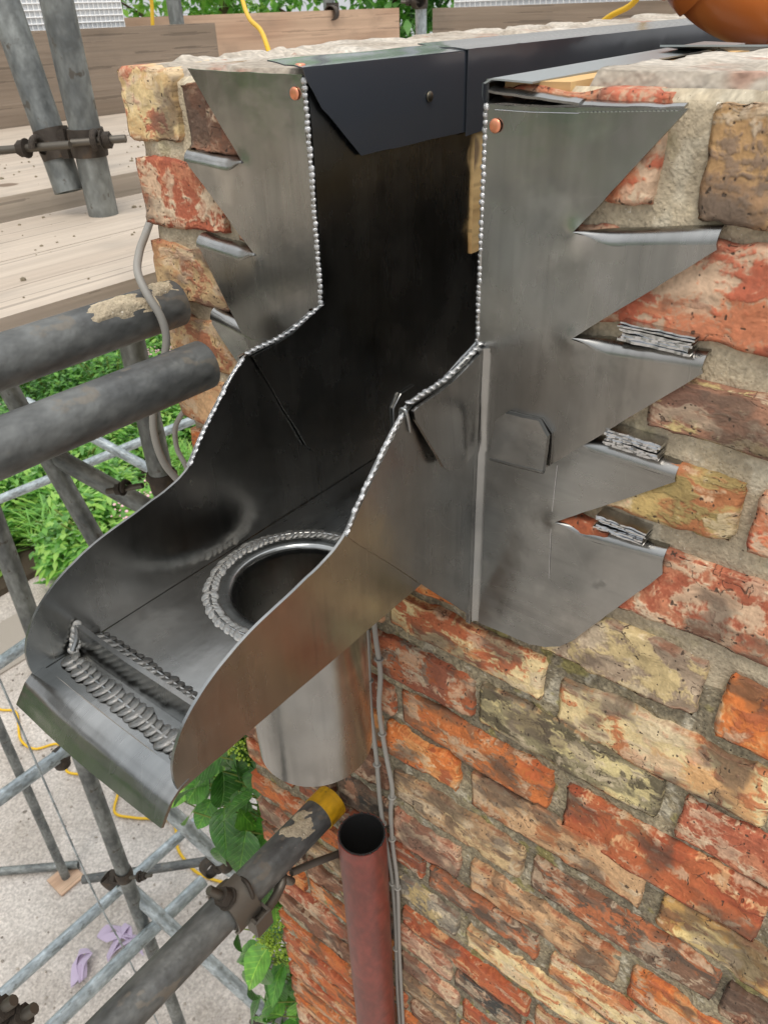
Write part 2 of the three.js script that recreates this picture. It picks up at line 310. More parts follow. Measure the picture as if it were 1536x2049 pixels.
function paintCell(idx, type, seed) {
  const [a, b, c, sb, sc, sp, e] = RECIPES[type], soft = (h) => { const q = hex(h), g = 0.3 * q[0] + 0.55 * q[1] + 0.15 * q[2]; return q.map((v, k) => (lerp(v, g, 0.18) * 1.03 + 3) * [1, 1, 0.95][k]); }, A = soft(a), B = soft(b), C = soft(c), E = soft(e), ox = (idx % 4) * CELLW, oy = Math.floor(idx / 4) * CELLH;
  for (let j = 0; j < CELLH; j++) for (let i = 0; i < CELLW; i++) {
    const x = i / 128 + seed * 7.3, y = j / 128 + seed * 3.1;                     // 128 px = 55 mm
    const wx = x + 0.3 * fbm(x * 3, y * 3 + 9, 3), wy = y + 0.16 * fbm(x * 4 + 33, y * 4, 3);
    const n1 = fbm(wx * 1.6, wy * 2.6, 3), n2 = fbm(wx * 2.4 + 50, wy * 3.6 + 20, 3), n3 = fbm(wx * 1.3 + 80, wy * 2.2, 3);
    const drag = fbm(wx * 5, wy * 24, 3), fine = fbm(x * 30, y * 30, 3), mid = fbm(wx * 9 + 3, wy * 12, 3), s1 = fbm(x * 17 + 4, y * 17, 2);
    const rag = 0.36 * (mid - 0.5) + 0.2 * (fine - 0.5) + 0.24 * (drag - 0.5);
    let col = mix3(A, B, sst(-0.09, 0.09, n1 - (0.72 - 0.45 * sb) + rag)); const m2 = sst(-0.08, 0.08, n2 - (0.74 - 0.45 * sc) + rag); col = mix3(col, C, m2 * 0.9);
    const edge = Math.min(j, CELLH - 1 - j) / 128; col = mix3(col, E, sst(0.12, -0.06, edge + 0.3 * (n2 - 0.45) + 0.4 * rag) * 0.75);
    col = mix3(col, [200, 184, 158], sst(0.0, 0.16, fbm(wx * 2.2 + 120, wy * 3.5, 4) - 0.55 + 0.7 * rag) * 0.62);                 // lime and mortar film
    const soot = sst(0.56, 0.74, fbm(wx * 1.1 + 300, wy * 1.8 + 60, 4) + 0.35 * rag) * 0.6; col = mix3(col, [84, 72, 62], soot);
    const k = 0.79 + 0.2 * fine + 0.22 * mid; col = col.map((q) => q * k);
    const pit = sst(0.84 - sp * 0.07, 0.9 - sp * 0.07, s1); col = mix3(col, [56, 47, 39], pit * 0.75);
    const crk = Math.abs(fbm(wx * 2 + 200, wy * 2.5, 4) - 0.5), cr = sst(0.006, 0.002, crk) * sst(0.55, 0.62, n3); col = mix3(col, [58, 45, 36], cr * 0.6);
    const p = ((oy + j) * 2048 + ox + i) * 4; for (let q = 0; q < 3; q++) atlasC[p + q] = Math.max(0, Math.min(255, col[q])); atlasC[p + 3] = 255;
    const h = 0.3 * n1 + 0.12 * m2 + 0.34 * mid + 0.2 * drag + 0.14 * fine - 0.2 * pit - 0.3 * cr + 0.02; const hb = Math.max(0, Math.min(255, h * 255)); atlasB[p] = atlasB[p + 1] = atlasB[p + 2] = hb; atlasB[p + 3] = 255;
  }
}
function cellFor(type) {
  if (cellList.length < 64) { cellList.push(type); paintCell(cellList.length - 1, type, cellList.length); return cellList.length - 1; }
  const same = cellList.map((t, i) => (t === type ? i : -1)).filter((i) => i >= 0);
  return same.length ? same[Math.floor(rnd() * same.length)] : Math.floor(rnd() * 64);
}
const dtex = (d, srgb) => { const t = new THREE.DataTexture(d, 2048, 2048); t.magFilter = t.minFilter = THREE.LinearFilter; if (srgb) t.colorSpace = THREE.SRGBColorSpace; t.needsUpdate = true; return t; };
const brickMat = std({ map: dtex(atlasC, true), bumpMap: dtex(atlasB, false), bumpScale: 0.0030, roughness: 0.9 });
function brickGeometry(w, h, depth, step, cell, flip) {
  const nx = Math.max(6, Math.round(w / step)), ny = Math.max(5, Math.round(h / step)), s = rr(0, 200), rough = rr(0.6, 1.3), tx = rr(-0.02, 0.02), ty = rr(-0.025, 0.025);
  const P = [], U = [], I = [], M = nx + 3, rowsN = ny + 3;
  const u0 = (cell % 4) * CELLW / 2048, v0 = Math.floor(cell / 4) * CELLH / 2048, uw = CELLW / 2048, vh = CELLH / 2048, ul = Math.min(1, w / 0.215), us = rr(0, 1 - ul);
  for (let j = 0; j < rowsN; j++) for (let i = 0; i < M; i++) {
    const ii = Math.min(nx, Math.max(0, i - 1)), jj = Math.min(ny, Math.max(0, j - 1)), rim = i === 0 || j === 0 || i === M - 1 || j === rowsN - 1;
    const a = ii / nx, b = jj / ny; let x = (a - 0.5) * w, y = (b - 0.5) * h;
    const ex = Math.pow(Math.abs(2 * a - 1), 6) * Math.sign(2 * a - 1), ey = Math.pow(Math.abs(2 * b - 1), 5) * Math.sign(2 * b - 1);
    x -= ex * (0.0005 + 0.006 * Math.max(0, fbm(s + y * 60, s * 0.7, 3) - 0.35)); y -= ey * (0.0005 + 0.0115 * Math.max(0, fbm(s * 1.3 + x * 30, s + 40, 4) - 0.34));
    if (Math.abs(ex) > 0.3 && Math.abs(ey) > 0.3) { x -= ex * 0.0016; y -= ey * 0.0016; }
    const d = Math.min(0.5 * w - Math.abs(x), 0.5 * h - Math.abs(y)), R = 0.005;
    let z = -0.0055 * Math.pow(1 - sst(-0.003, R, d), 1.6) + x * tx + y * ty;
    z += rough * (0.005 * (fbm(s + x * 28, s + y * 40, 4) - 0.5) + 0.0028 * (sst(0.5, 0.56, fbm(s + 60 + x * 22, s + y * 34, 3)) - 0.5));
    if (rim) z = -depth;
    P.push(x, y, z); let uu = us + a * ul, bb = b; const q = Math.min(depth, 0.05);                   // the returns continue the print instead of smearing its edge
    if (rim) { if (i === 0) uu += q / 0.215; if (i === M - 1) uu -= q / 0.215; if (j === 0) bb += Math.min(0.6, q / 0.07); if (j === rowsN - 1) bb -= Math.min(0.6, q / 0.07); }
    uu = Math.min(1, Math.max(0, uu)); U.push(u0 + uw * (0.01 + 0.98 * (flip ? 1 - uu : uu)), v0 + vh * (0.02 + 0.96 * bb));
  }
  for (let j = 0; j < rowsN - 1; j++) for (let i = 0; i < M - 1; i++) { const q = j * M + i; I.push(q, q + 1, q + M + 1, q, q + M + 1, q + M); }
  const g = new THREE.BufferGeometry(); g.setAttribute('position', new THREE.Float32BufferAttribute(P, 3)); g.setAttribute('uv', new THREE.Float32BufferAttribute(U, 2)); g.setIndex(I); g.computeVertexNormals(); return g;
}

// ---------------------------------------------------------------- ground and garden bed
const GY = -4.1;
struct('ground', new THREE.PlaneGeometry(160, 160).rotateX(-Math.PI / 2).translate(0, GY, 0), groundMat).geometry.attributes.uv.array.forEach((v, i, a) => { a[i] = v * 160; });
{
  const s = new THREE.Shape([[-5.75, 2.2], [-5.9, -1.75], [-4.6, -3.2], [-3.4, -14], [-30, -16], [-30, 1.2], [-6.6, 1]].map((p) => new THREE.Vector2(p[0], -p[1])));
  struct('garden_soil', new THREE.ExtrudeGeometry(s, { depth: 0.06, bevelEnabled: false }).rotateX(-Math.PI / 2).translate(0, GY, 0), soilMat);
}

// ---------------------------------------------------------------- the brick wall
const wall = thing('brick_wall', 'old mixed red and cream brick wall with sandy mortar joints at its corner', 'wall');
const XL = -0.712, XR = 0.42, OL = -0.472, OR = -0.298, OB = -0.40;       // left corner, right end, gap for the chute
// rows: top, bottom, measured bricks [x0, x1, type, (top, bottom)]
const rowsR = [
  [-0.008, -0.067, [[-0.296, -0.186, 'palered'], [-0.156, 0.05, 'ochre', -0.012, -0.074]]],
  [-0.086, -0.146, [[-0.235, -0.012, 'palered'], [0.002, 0.1, 'red']]],
  [-0.174, -0.216, [[-0.290, -0.180, 'tan'], [-0.163, 0.05, 'purple']]],
  [-0.241, -0.287, [[-0.265, -0.0935, 'ochrered'], [-0.0795, 0.03, 'palered']]],
  [-0.311, -0.381, [[-0.290, -0.180, 'redbrown'], [-0.165, 0.03, 'red']]],
  [-0.401, -0.463, [[-0.226, -0.087, 'greyviolet'], [-0.066, 0.045, 'orangebright', -0.40, -0.467]]],
  [-0.484, -0.537, [[-0.405, -0.222, 'creamred', -0.478, -0.527], [-0.2015, -0.013, 'cream', -0.486, -0.548], [0.0, 0.1, 'orange']]],
  [-0.548, -0.607, [[-0.432, -0.299, 'redbrown'], [-0.288, -0.095, 'creamblack'], [-0.073, 0.09, 'red', -0.560, -0.616]]],
  [-0.623, -0.679, [[-0.394, -0.200, 'orange'], [-0.180, 0.014, 'redorange', -0.624, -0.697], [0.03, 0.13, 'creambrown']]],
  [-0.689, -0.749, [[-0.416, -0.314, 'orangebright', -0.691, -0.742], [-0.293, -0.089, 'creambrown'], [-0.067, 0.12, 'tawny', -0.702, -0.760]]],
  [-0.774, -0.828, [[-0.408, -0.223, 'tanbrown'], [-0.206, 0.0, 'darkorange'], [0.012, 0.13, 'brown', -0.782, -0.84]]],
  [-0.856, -0.918, [[-0.410, -0.309, 'pink'], [-0.287, -0.094, 'creambrown'], [-0.075, 0.11, 'orangebright']]],
  [-0.930, -0.976, [[-0.352, -0.190, 'darkorange'], [-0.167, 0.02, 'creamred', -0.938, -0.988]]],
  [-1.006, -1.056, [[-0.418, -0.308, 'grey'], [-0.287, -0.090, 'cream'], [-0.074, 0.1, 'redbrown']]],
  [-1.083, -1.128, [[-0.401, -0.190, 'redorange'], [-0.176, 0.0, 'tan']]],
  [-1.145, -1.193, [[-0.410, -0.315, 'pink'], [-0.305, -0.200, 'black'], [-0.187, 0.0, 'redorange']]],
];
const rowsL = [                                                             // left of the gap
  [0.0, -0.060, [[-0.712, -0.638, 'sand'], [-0.622, -0.49, 'brown', -0.008, -0.066]]],
  [-0.076, -0.138, [[-0.711, -0.592, 'red'], [-0.574, -0.49, 'pink']]],
  [-0.158, -0.214, [[-0.711, -0.602, 'tan'], [-0.588, -0.49, 'red']]],
  [-0.232, -0.286, [[-0.709, -0.596, 'tan'], [-0.582, -0.49, 'redbrown']]],
  [-0.300, -0.358, [[-0.711, -0.604, 'creambrown'], [-0.590, -0.49, 'orange']]],
  [-0.374, -0.432, [[-0.709, -0.598, 'orange'], [-0.584, -0.43, 'redbrown']]],
];
const warmTypes = ['orange', 'redorange', 'red', 'redbrown', 'orangebright', 'darkorange', 'black', 'brown', 'tanbrown', 'redorange', 'orange', 'pink'];
let brickCount = 0;
function layBrick(x0, x1, yt, yb, type) {
  const step = yb > -1.25 ? 0.0042 : 0.008, w = x1 - x0, h = yt - yb, cell = cellFor(type);
  const m = part(wall, numbered("brick"), brickGeometry(w + 0.007, h + 0.0065, yt > -0.03 ? 0.1 : 0.045, step, cell, rnd() < 0.5), brickMat);
  m.position.set((x0 + x1) / 2, (yt + yb) / 2, rr(-0.001, 0.0012)); m.rotation.z = rr(-0.017, 0.017); brickCount++;
}
function fill(x0, x1, yt, yb) {
  let x = x0; while (x1 - x > 0.03) {
    let w = rnd() < 0.45 ? rr(0.09, 0.105) : rr(0.185, 0.205); if (x1 - x - w < 0.05) w = x1 - x;
    layBrick(x, Math.min(x1, x + w), yt + rr(-0.004, 0.003), yb + rr(-0.003, 0.004), warmTypes[Math.floor(rnd() * warmTypes.length)]); x += w + rr(0.011, 0.016);
  }
}
for (const [yt, yb, list] of rowsR) for (const [a, b, t, y0, y1] of list) layBrick(a, b, y0 ?? yt, y1 ?? yb, t);
for (const [yt, yb, list] of rowsL) for (const [a, b, t, y0, y1] of list) layBrick(a, b, y0 ?? yt, y1 ?? yb, t);
rowsR.forEach(([yt, yb, list], i) => {
  fill(list[list.length - 1][1] + 0.013, XR, yt, yb);
  if (i >= 6) fill(XL, list[0][0] - 0.013, yt, yb);
  else if (i === 5) fill(-0.416, list[0][0] - 0.013, yt, yb);
});
{ let y = -1.213; while (y > -2.25) { const h = rr(0.046, 0.056); fill(XL, 0.3, y, y - h); y -= h + rr(0.014, 0.018); } }
brickMat.map.needsUpdate = true;
{ // mortar: a rough sheet between the bricks, open where the chute passes
  const st = 0.005, nx = Math.round((XR - XL + 0.004) / st), ny = Math.round(2.3 / st), P = [], U = [];
  for (let j = 0; j <= ny; j++) for (let i = 0; i <= nx; i++) {
    const x = XL + 0.004 + i * st, y = -0.006 - j * st;
    const worn = sst(-0.35, -0.5, y); let z = -0.0072 + (0.005 + 0.003 * worn) * (fbm(x * 30 + 7, y * 30 + 100, 4) - 0.5) + (0.003 + 0.003 * worn) * (fbm(x * 110, y * 110 + 50, 2) - 0.5) + 0.0035 * sst(0.55, 0.75, fbm(x * 9 + 60, y * 9 + 60, 3));
    if (i === 0) z -= 0.02;
    if (j === 0) z -= 0.01;
    P.push(x, y, z); U.push(x, y);
  }
  for (const [name, mat, lo, hi] of [['mortar', mortarMat, 0, 84], ['old_mortar', oldMortar, 84, ny]]) {
    const I = [];
    for (let j = lo; j < hi; j++) for (let i = 0; i < nx; i++) {
      const x = XL + 0.004 + (i + 0.5) * st, y = -0.006 - (j + 0.5) * st; if (x > OL && x < OR && y > OB) continue;
      const a = j * (nx + 1) + i, c = a + nx + 1; I.push(a, c + 1, a + 1, a, c, c + 1);
    }
    const g = new THREE.BufferGeometry(), keep = new Map(), p2 = [], u2 = [], i2 = I.map((k) => { if (!keep.has(k)) { keep.set(k, keep.size); p2.push(P[k * 3], P[k * 3 + 1], P[k * 3 + 2]); u2.push(U[k * 2], U[k * 2 + 1]); } return keep.get(k); });
    g.setAttribute('position', new THREE.Float32BufferAttribute(p2, 3)); g.setAttribute('uv', new THREE.Float32BufferAttribute(u2, 2)); g.setIndex(i2); g.computeVertexNormals();
    part(wall, name, g, mat);
  }
  part(wall, 'backing_masonry', merge([box(XL + 0.012, OL - 0.004, GY, -0.02, -1.42, -0.016), box(OR + 0.004, XR + 1.5, GY, -0.02, -0.26, -0.016), box(OL - 0.004, OR + 0.004, GY, OB - 0.01, -1.42, -0.016)]), mortarMat);
}
// mortar bed on top of the wall, left of the gap: broken, uneven
function bed(x0, x1, z0, z1, y, th, rough, seed, drop) {
  const nx = Math.round((x1 - x0) / 0.006), nz = Math.round((z1 - z0) / 0.005);
  return grid(nx, nz, (u, v) => {
    let x = lerp(x0, x1, u), z = lerp(z1, z0, v); z += 0.014 * (fbm(x * 38 + seed, 7, 4) - 0.5) * sst(0.25, 0, v); const e = Math.min(u * (x1 - x0), (1 - u) * (x1 - x0), v * (z1 - z0), (1 - v) * (z1 - z0));
    let h = y(x, z) + rough * (fbm(x * 24 + seed, z * 24, 5) - 0.5) + rough * 0.7 * (sst(0.48, 0.53, fbm(x * 11 + seed, z * 11 + 9, 4)) - 0.5);
    h -= th * Math.pow(1 - sst(0, drop, e + 0.3 * drop * (fbm(x * 60, z * 60 + seed, 3) - 0.5)), 2);
    if (u === 0 || u === 1 || v === 0 || v === 1) h = y(x, z) - th; else { x += 0.004 * (fbm(x * 80, z * 80 + 4, 2) - 0.5); }
    return [x, h, z];
  }, (u, v, p) => [p[0], p[2] - p[1]]);
}
part(wall, 'mortar_bed', bed(-0.708, -0.478, -1.42, -0.012, (x, z) => -0.003 + 0.03 * (-0.48 - x) - 0.007 * z, 0.02, 0.0075, 3, 0.012), screedMat);
part(wall, 'mortar_bed', bed(-0.246, XR, -0.25, -0.016, (x, z) => 0.0005 + 0.012 * Math.min(0.2, -z), 0.014, 0.005, 44, 0.008), screedMat);

// ---------------------------------------------------------------- lead: dents shared by the wings
const dents = [];
function und(seed, amp) {
  return (x, y) => {
    let h = amp * (fbm(x * 16 + seed, y * 13 + seed, 2) - 0.5) * 2 + amp * 0.5 * (fbm(x * 42 + seed, y * 42, 2) - 0.5);
    for (const [nx, ny, a, s, sgn] of dents) { const dx = (x - nx) * sgn, dy = y - ny, d2 = dx * dx + dy * dy; if (d2 < 0.004) { h += a * Math.exp(-d2 / (s * s)); const t = (dx - dy) * 0.7071, q = (dx + dy) * 0.7071; if (t > 0) h += -a * 0.45 * Math.exp(-q * q / 0.00008) * t * 30 * Math.exp(-t / 0.03); } }
    return h;
  };
}
const mx = (x) => -0.77 - x;                                              // mirror across the chute's middle line
dents.push([-0.230, -0.090, 0.0016, 0.009, 1], [-0.2245, -0.161, 0.0015, 0.009, 1], [-0.2233, -0.317, 0.0015, 0.009, 1], [-0.5448, -0.0706, 0.001, 0.008, -1], [-0.5425, -0.1486, 0.001, 0.008, -1]);
const LT = 0.0022;
// a tongue of the sheet turned back into a mortar joint: from notch (xn) to tip (xt) at height y
const TONGUE = 0.0095, swell = (u, r) => r * (0.05 + 0.95 * sst(0, 0.3, u));
function flapTop(xn, xt, yn, yt, r = TONGUE) { const o = []; for (let k = 0; k <= 10; k++) { const u = k / 10; o.push([lerp(xn, xt, u), lerp(yn, yt, u) - swell(u, r)]); } return o; }
function tongue(xn, xt, yn, yt, z, un, r = TONGUE, back = 0.016) {
  const wav = rr(0, 50);
  return slab(30, 14, (u, v) => {
    const x = lerp(xn, xt, u), rad = swell(u, r) * (0.92 + 0.16 * fbm(u * 4 + wav, 1, 2)), y0 = lerp(yn, yt, u) - swell(u, r), a = Math.min(1, v / 0.66) * 1.7, tail = Math.max(0, v - 0.66) / 0.34 * back;
    const wob = 0.0014 * (fbm(u * 5 + wav, v * 3, 2) - 0.5) * v;
    return [x, y0 + rad * Math.sin(a) - tail * 0.12 + wob, z + LT + un(x, y0) - rad + rad * Math.cos(a) - tail * 0.98];
  }, LT * 0.8, (u, v, p) => [p[0], p[1] + v * 0.02]);
}
const liner = thing('lead_lining', 'grey lead lining with toothed wings dressed over the jambs of the wall gap', 'flashing');
const chute = thing('lead_chute', 'dark grey welded lead chute with round outlet projecting from the brick wall', 'chute');
const ZU = 0.0072, ZL = 0.0046;                                           // upper wings lie over the lower ones
{ // right upper wing
  const uR = und(3, 0.0012);
  const f2 = [-0.2319, -0.1400, -0.0885, -0.0755], f3 = [-0.2245, -0.1335, -0.1595, -0.1530];
  const p = [[-0.3025, -0.0165], [-0.25, -0.0162], [-0.1695, -0.0138], ...flapTop(...f2), [-0.1390, -0.0880], ...flapTop(...f3), [-0.1325, -0.1650], [-0.2359, -0.2700], [-0.2890, -0.2725], [-0.2890, -0.186], [-0.3025, -0.181]];
  part(liner, 'wing', merge([sheet(p, LT, { und: uR, max: 0.007 }).translate(0, 0, ZU - LT), tongue(...f2, ZU - LT, uR), tongue(...f3, ZU - LT, uR)]), lead);
  // turned top edge of the wing
  part(liner, 'turned_edge', slab(30, 8, (u, v) => [lerp(-0.3015, -0.172, u), -0.0165 + 0.0024 * u + 0.0035 * Math.sin(v * 1.6) * (1 - 0.6 * u) + 0.0015 * fbm(u * 9, 3, 2), ZU - 0.012 * v * (1 - 0.5 * u)], 0.0016), lead);
  part(liner, 'folded_edge', slab(24, 8, (u, v) => [lerp(-0.3005, -0.236, u), -0.0085 - 0.0050 * u + 0.0018 * Math.sin(v * 2.4) + 0.001 * fbm(u * 7, 1, 2), ZU + 0.0016 - 0.012 * v], 0.0016), lead);
}
{ // left upper wing
  const uL = und(23, 0.0010);
  const f1 = [-0.5448, -0.6235, -0.0690, -0.0640], f2 = [-0.5425, -0.6240, -0.1470, -0.1400];
  const p = [[-0.6010, 0.0006], [-0.4675, -0.0022], [-0.4675, -0.181], [-0.4812, -0.186], [-0.4812, -0.2725], [-0.5540, -0.2725], [-0.6200, -0.1545], ...flapTop(...f2).reverse(), [-0.6195, -0.0775], ...flapTop(...f1).reverse()];
  part(liner, 'wing', merge([sheet(p.reverse(), LT, { und: uL, max: 0.007 }).translate(0, 0, ZU - LT), tongue(...f1, ZU - LT, uL), tongue(...f2, ZU - LT, uL)]), lead);
}
// upper side returns outside the chute, and the fillet where they turn onto the wall
function fillet(side, y0, y1, z0, xf) {
  const r = 0.010;
  return slab(10, 24, (u, v) => { const a = u * Math.PI / 2, y = lerp(y0, y1, v), w = 0.0006 * (fbm(v * 7 + y0 * 30, 2, 2) - 0.5); return [xf + side * (r - r * Math.cos(a) + w), y, z0 + r - r * Math.sin(a) + w]; }, LT * side, (u, v, p) => [u * 0.012, p[1]]);
}
const topProfile = [[-0.02, -0.176], [0, -0.180], [0.05, -0.1935], [0.096, -0.1965], [0.104, -0.2005], [0.118, -0.2105], [0.140, -0.231], [0.157, -0.2475], [0.171, -0.2645], [0.182, -0.2715], [0.199, -0.2770], [0.232, -0.2825], [0.265, -0.2885], [0.290, -0.2960], [0.311, -0.3065], [0.326, -0.3185], [0.335, -0.3305], [0.3405, -0.3430], [0.3425, -0.3560], [0.3415, -0.3665]];
const profCurve = new THREE.SplineCurve(topProfile.map((p) => new THREE.Vector2(...p)));
const prof = profCurve.getPoints(120).map((v) => [v.x, v.y]);
function profAt(z) { for (let i = 1; i < prof.length; i++) if (prof[i][0] >= z) { const a = prof[i - 1], b = prof[i]; return lerp(a[1], b[1], (z - a[0]) / (b[0] - a[0] || 1)); } return prof[prof.length - 1][1]; }
for (const s of [1, -1]) {
  const xo = s > 0 ? -0.2962 : mx(-0.2962), u2 = und(60 + s, 0.0006);
  const top = []; for (let k = 0; k <= 16; k++) { const z = lerp(0.0145, 0.1015, k / 16); top.push([z, profAt(z) - 0.0015]); }
  const pts = [...top, [0.1005, -0.206], [0.0765, -0.2480], [0.0725, -0.2550], [0.0660, -0.2610], [0.0560, -0.2645], [0.0145, -0.2712]];
  const lift = (z, y) => u2(z, y) - s * (0.0006 + 0.13 * Math.max(0, -0.195 - y) * sst(0.012, 0.05, z) + 0.012 * Math.max(0, z - 0.03));
  const g = sideways(sheet(pts.slice().reverse(), 0.0028, { und: lift, max: 0.008 }), xo + (s < 0 ? LT : 0));
  part(liner, 'side_return', merge([g, fillet(s, -0.182, -0.2718, ZU - LT, s > 0 ? xo - LT : mx(xo - LT))]), lead);
}
{ // inner panels that line the jambs
  const uI = und(90, 0.0007);
  const left = [[-0.228, -0.002], [0.0035, -0.002], [0.0035, -0.179], [0.05, -0.1945], [0.0955, -0.1975], [0.0436, -0.304], [0.034, -0.316], [0.0247, -0.323], [-0.004, -0.336], [-0.228, -0.352]];
  part(liner, 'jamb_panel', sideways(sheet(left.slice().reverse(), LT, { und: (z, y) => uI(z, y) - 0.03 * Math.max(0, z - 0.01) - 0.02 * Math.max(0, -0.25 - y), max: 0.01 }), -0.4648), lead);
  part(liner, 'jamb_panel', sideways(sheet(left.slice().reverse(), LT, { und: uI, max: 0.01 }), -0.3030), lead);
}
// ---------------------------------------------------------------- the chute
const FY = -0.3665, HC = [-0.385, 0.146], HR = 0.0635;
for (const s of [1, -1]) {
  const us = und(30 + s * 7, 0.00022), pts = prof.filter((p) => p[0] >= 0).map((p) => [p[0], p[1]]);
  const outline = [[-0.30, -0.33], [-0.02, -0.30], [-0.02, -0.181], ...pts, [0.3395, FY - 0.001], [-0.30, FY - 0.001]];
  part(chute, 'side', sideways(sheet(outline.reverse(), LT, { und: us, max: 0.009 }), s > 0 ? -0.3008 : -0.4672), lead);
  // outer apron returning to the wall under the upper piece, its lower edge cut on the slope
  const xo = s > 0 ? -0.2985 : mx(-0.2985), ua = und(47 + s, 0.0009), edge = [];
  for (let k = 0; k <= 20; k++) { const z = lerp(0.02, 0.170, k / 20); edge.push([z, profAt(z) - 0.0006]); }
  const ap = [...edge, [0.1735, -0.2675], [0.128, -0.318], [0.085, -0.3675], [0.045, -0.412], [0.0125, -0.4495], [0.0125, -0.2]];
  part(chute, 'apron', merge([sideways(sheet(ap.slice().reverse(), LT, { und: ua, max: 0.008 }), xo + (s < 0 ? LT : 0)), fillet(s, -0.20, -0.4605, ZL - LT, s > 0 ? xo - LT : mx(xo - LT))]), lead);
}
{ // lower wings
  const f4 = [-0.2290, -0.1370, -0.2350, -0.2370], f5 = [-0.2233, -0.1335, -0.3165, -0.3085], uw = und(8, 0.0013);
  const w = [[-0.2912, -0.215], [-0.2290, -0.215], ...flapTop(...f4), [-0.1362, -0.2490], ...flapTop(...f5), [-0.1328, -0.3225], [-0.1318, -0.3300], [-0.1960, -0.4330], [-0.2060, -0.4450], [-0.2200, -0.4540], [-0.2360, -0.4590], [-0.2912, -0.4612]];
  part(chute, 'wing', merge([sheet(w.slice().reverse(), LT, { und: uw, max: 0.007 }).translate(0, 0, ZL - LT), tongue(...f4, ZL - LT, uw), tongue(...f5, ZL - LT, uw)]), leadCross);
  const g4 = [mx(-0.2290), mx(-0.1450), -0.2280, -0.2140], g5 = [mx(-0.2233), mx(-0.1450), -0.3165, -0.2960];
  const wl = [[-0.4788, -0.215], [mx(-0.229), -0.215], ...flapTop(...g4), [mx(-0.1450), -0.2290], ...flapTop(...g5), [mx(-0.1440), -0.3225], [mx(-0.1960), -0.4330], [mx(-0.2200), -0.4540], [mx(-0.2360), -0.4590], [-0.4788, -0.4612]];
  part(chute, 'wing', merge([sheet(wl, LT, { und: uw, max: 0.01 }).translate(0, 0, ZL - LT), tongue(...g4, ZL - LT, uw), tongue(...g5, ZL - LT, uw)]), leadCross);
}
{ // floor with its outlet
  const hole = new THREE.Path(); hole.absarc(HC[0], -HC[1], HR, 0, Math.PI * 2, true);
  const uf = und(71, 0.0003);
  const fl = sheet([[-0.4665, 0.30], [-0.4665, -0.332], [-0.3035, -0.332], [-0.3035, 0.30]].reverse(), LT, { hole, und: uf, max: 0.01 });
  part(chute, 'floor', fl.rotateX(-Math.PI / 2).translate(0, FY - LT + 0.0004, 0), lead);
  const pr = [[HR + 0.0022, 0.0006], [HR - 0.0025, 0.0006], [HR - 0.0060, 0.0000], [HR - 0.0082, -0.0026], [HR - 0.0095, -0.0085], [0.0538, -0.05], [0.0534, -0.12], [0.0530, -0.196], [0.0552, -0.196], [0.0558, -0.05], [0.0562, -0.012], [HR, -0.004]].map((p) => new THREE.Vector2(...p));
  const sp = []; for (let i = 0; i < pr.length - 1; i++) for (let k = 0; k < 3; k++) sp.push(pr[i].clone().lerp(pr[i + 1], k / 3)); sp.push(pr[pr.length - 1]);
  const lg = new THREE.LatheGeometry(sp, 72); { const P = lg.attributes.position, U = lg.attributes.uv; for (let i = 0; i < P.count; i++) U.setXY(i, U.getX(i) * 0.34, P.getY(i)); }
  const o = part(chute, 'outlet_pipe', lg, lead); o.position.set(HC[0], FY, HC[1]);
  // drip lip
  part(chute, 'lip', slab(34, 16, (u, v) => {
    const x = lerp(-0.4695, -0.3005, u), bow = Math.sin(u * Math.PI) * 0.002, ripple = 0.0022 * (fbm(u * 4 + 3, v * 1.5, 2) - 0.5);
    const a = [[0.332, FY], [0.3405, FY - 0.0008], [0.3475, FY - 0.0045], [0.3525, FY - 0.0105], [0.3575, FY - 0.0180]], t = v * 4, i = Math.min(3, Math.floor(t)), f = t - i;
    return [x, lerp(a[i][1], a[i + 1][1], f) + ripple + bow * (1 - v), lerp(a[i][0], a[i + 1][0], f) + ripple * 0.6 + bow];
  }, 0.0025, (u, v, p) => [p[0], v * 0.03]), lead);
  // weir plate across the floor
  part(chute, 'weir_plate', slab(40, 8, (u, v) => [lerp(-0.4655, -0.3035, u), FY + 0.0002 + v * 0.0225, 0.2985 + 0.0025 * (1 - v) + 0.0008 * Math.sin(u * 5)], -0.0042), lead);
}
// ---------------------------------------------------------------- welds: a low strip with single beads on it
const beadGeo = new THREE.SphereGeometry(1, 12, 8), coinGeo = new THREE.LatheGeometry([[0.001, 0.62], [0.35, 0.60], [0.65, 0.55], [0.85, 0.42], [0.97, 0.18], [1.0, -0.1], [0.98, -0.4]].map((p) => new THREE.Vector2(...p)), 18);
function seam(parent, pts, rBase, pitch, size, geo, out, tiltK = 0) {
  const c = new THREE.CatmullRomCurve3(pts.map((p) => V(...p))), len = c.getLength(), n = Math.max(3, Math.round(len / pitch));
  const s = part(parent, 'weld_seam', sweep(c.getSpacedPoints(n), rBase, 8), lead);
  for (let i = 0; i <= n; i++) {
    const u = i / n, p = c.getPointAt(u), t = c.getTangentAt(u), o = typeof out === 'function' ? out(p) : V(...out), b = new THREE.Vector3().crossVectors(t, o).normalize(), nrm = new THREE.Vector3().crossVectors(b, t).normalize();
    const m = part(s, 'weld_bead', geo, geo === coinGeo ? leadCoin : leadWeld); m.quaternion.setFromRotationMatrix(new THREE.Matrix4().makeBasis(b, nrm, t.clone().negate())); if (tiltK) m.rotateX(tiltK);
    const k = rr(0.78, 1.18); m.scale.set(size[0] * k, size[1] * rr(0.7, 1.15), size[2] * k * rr(0.85, 1.2)); m.position.copy(p).addScaledVector(nrm, size[3] ?? 0).addScaledVector(b, rr(-0.0005, 0.0005)); m.rotateY(rr(-0.25, 0.25));
  }
  return s;
}
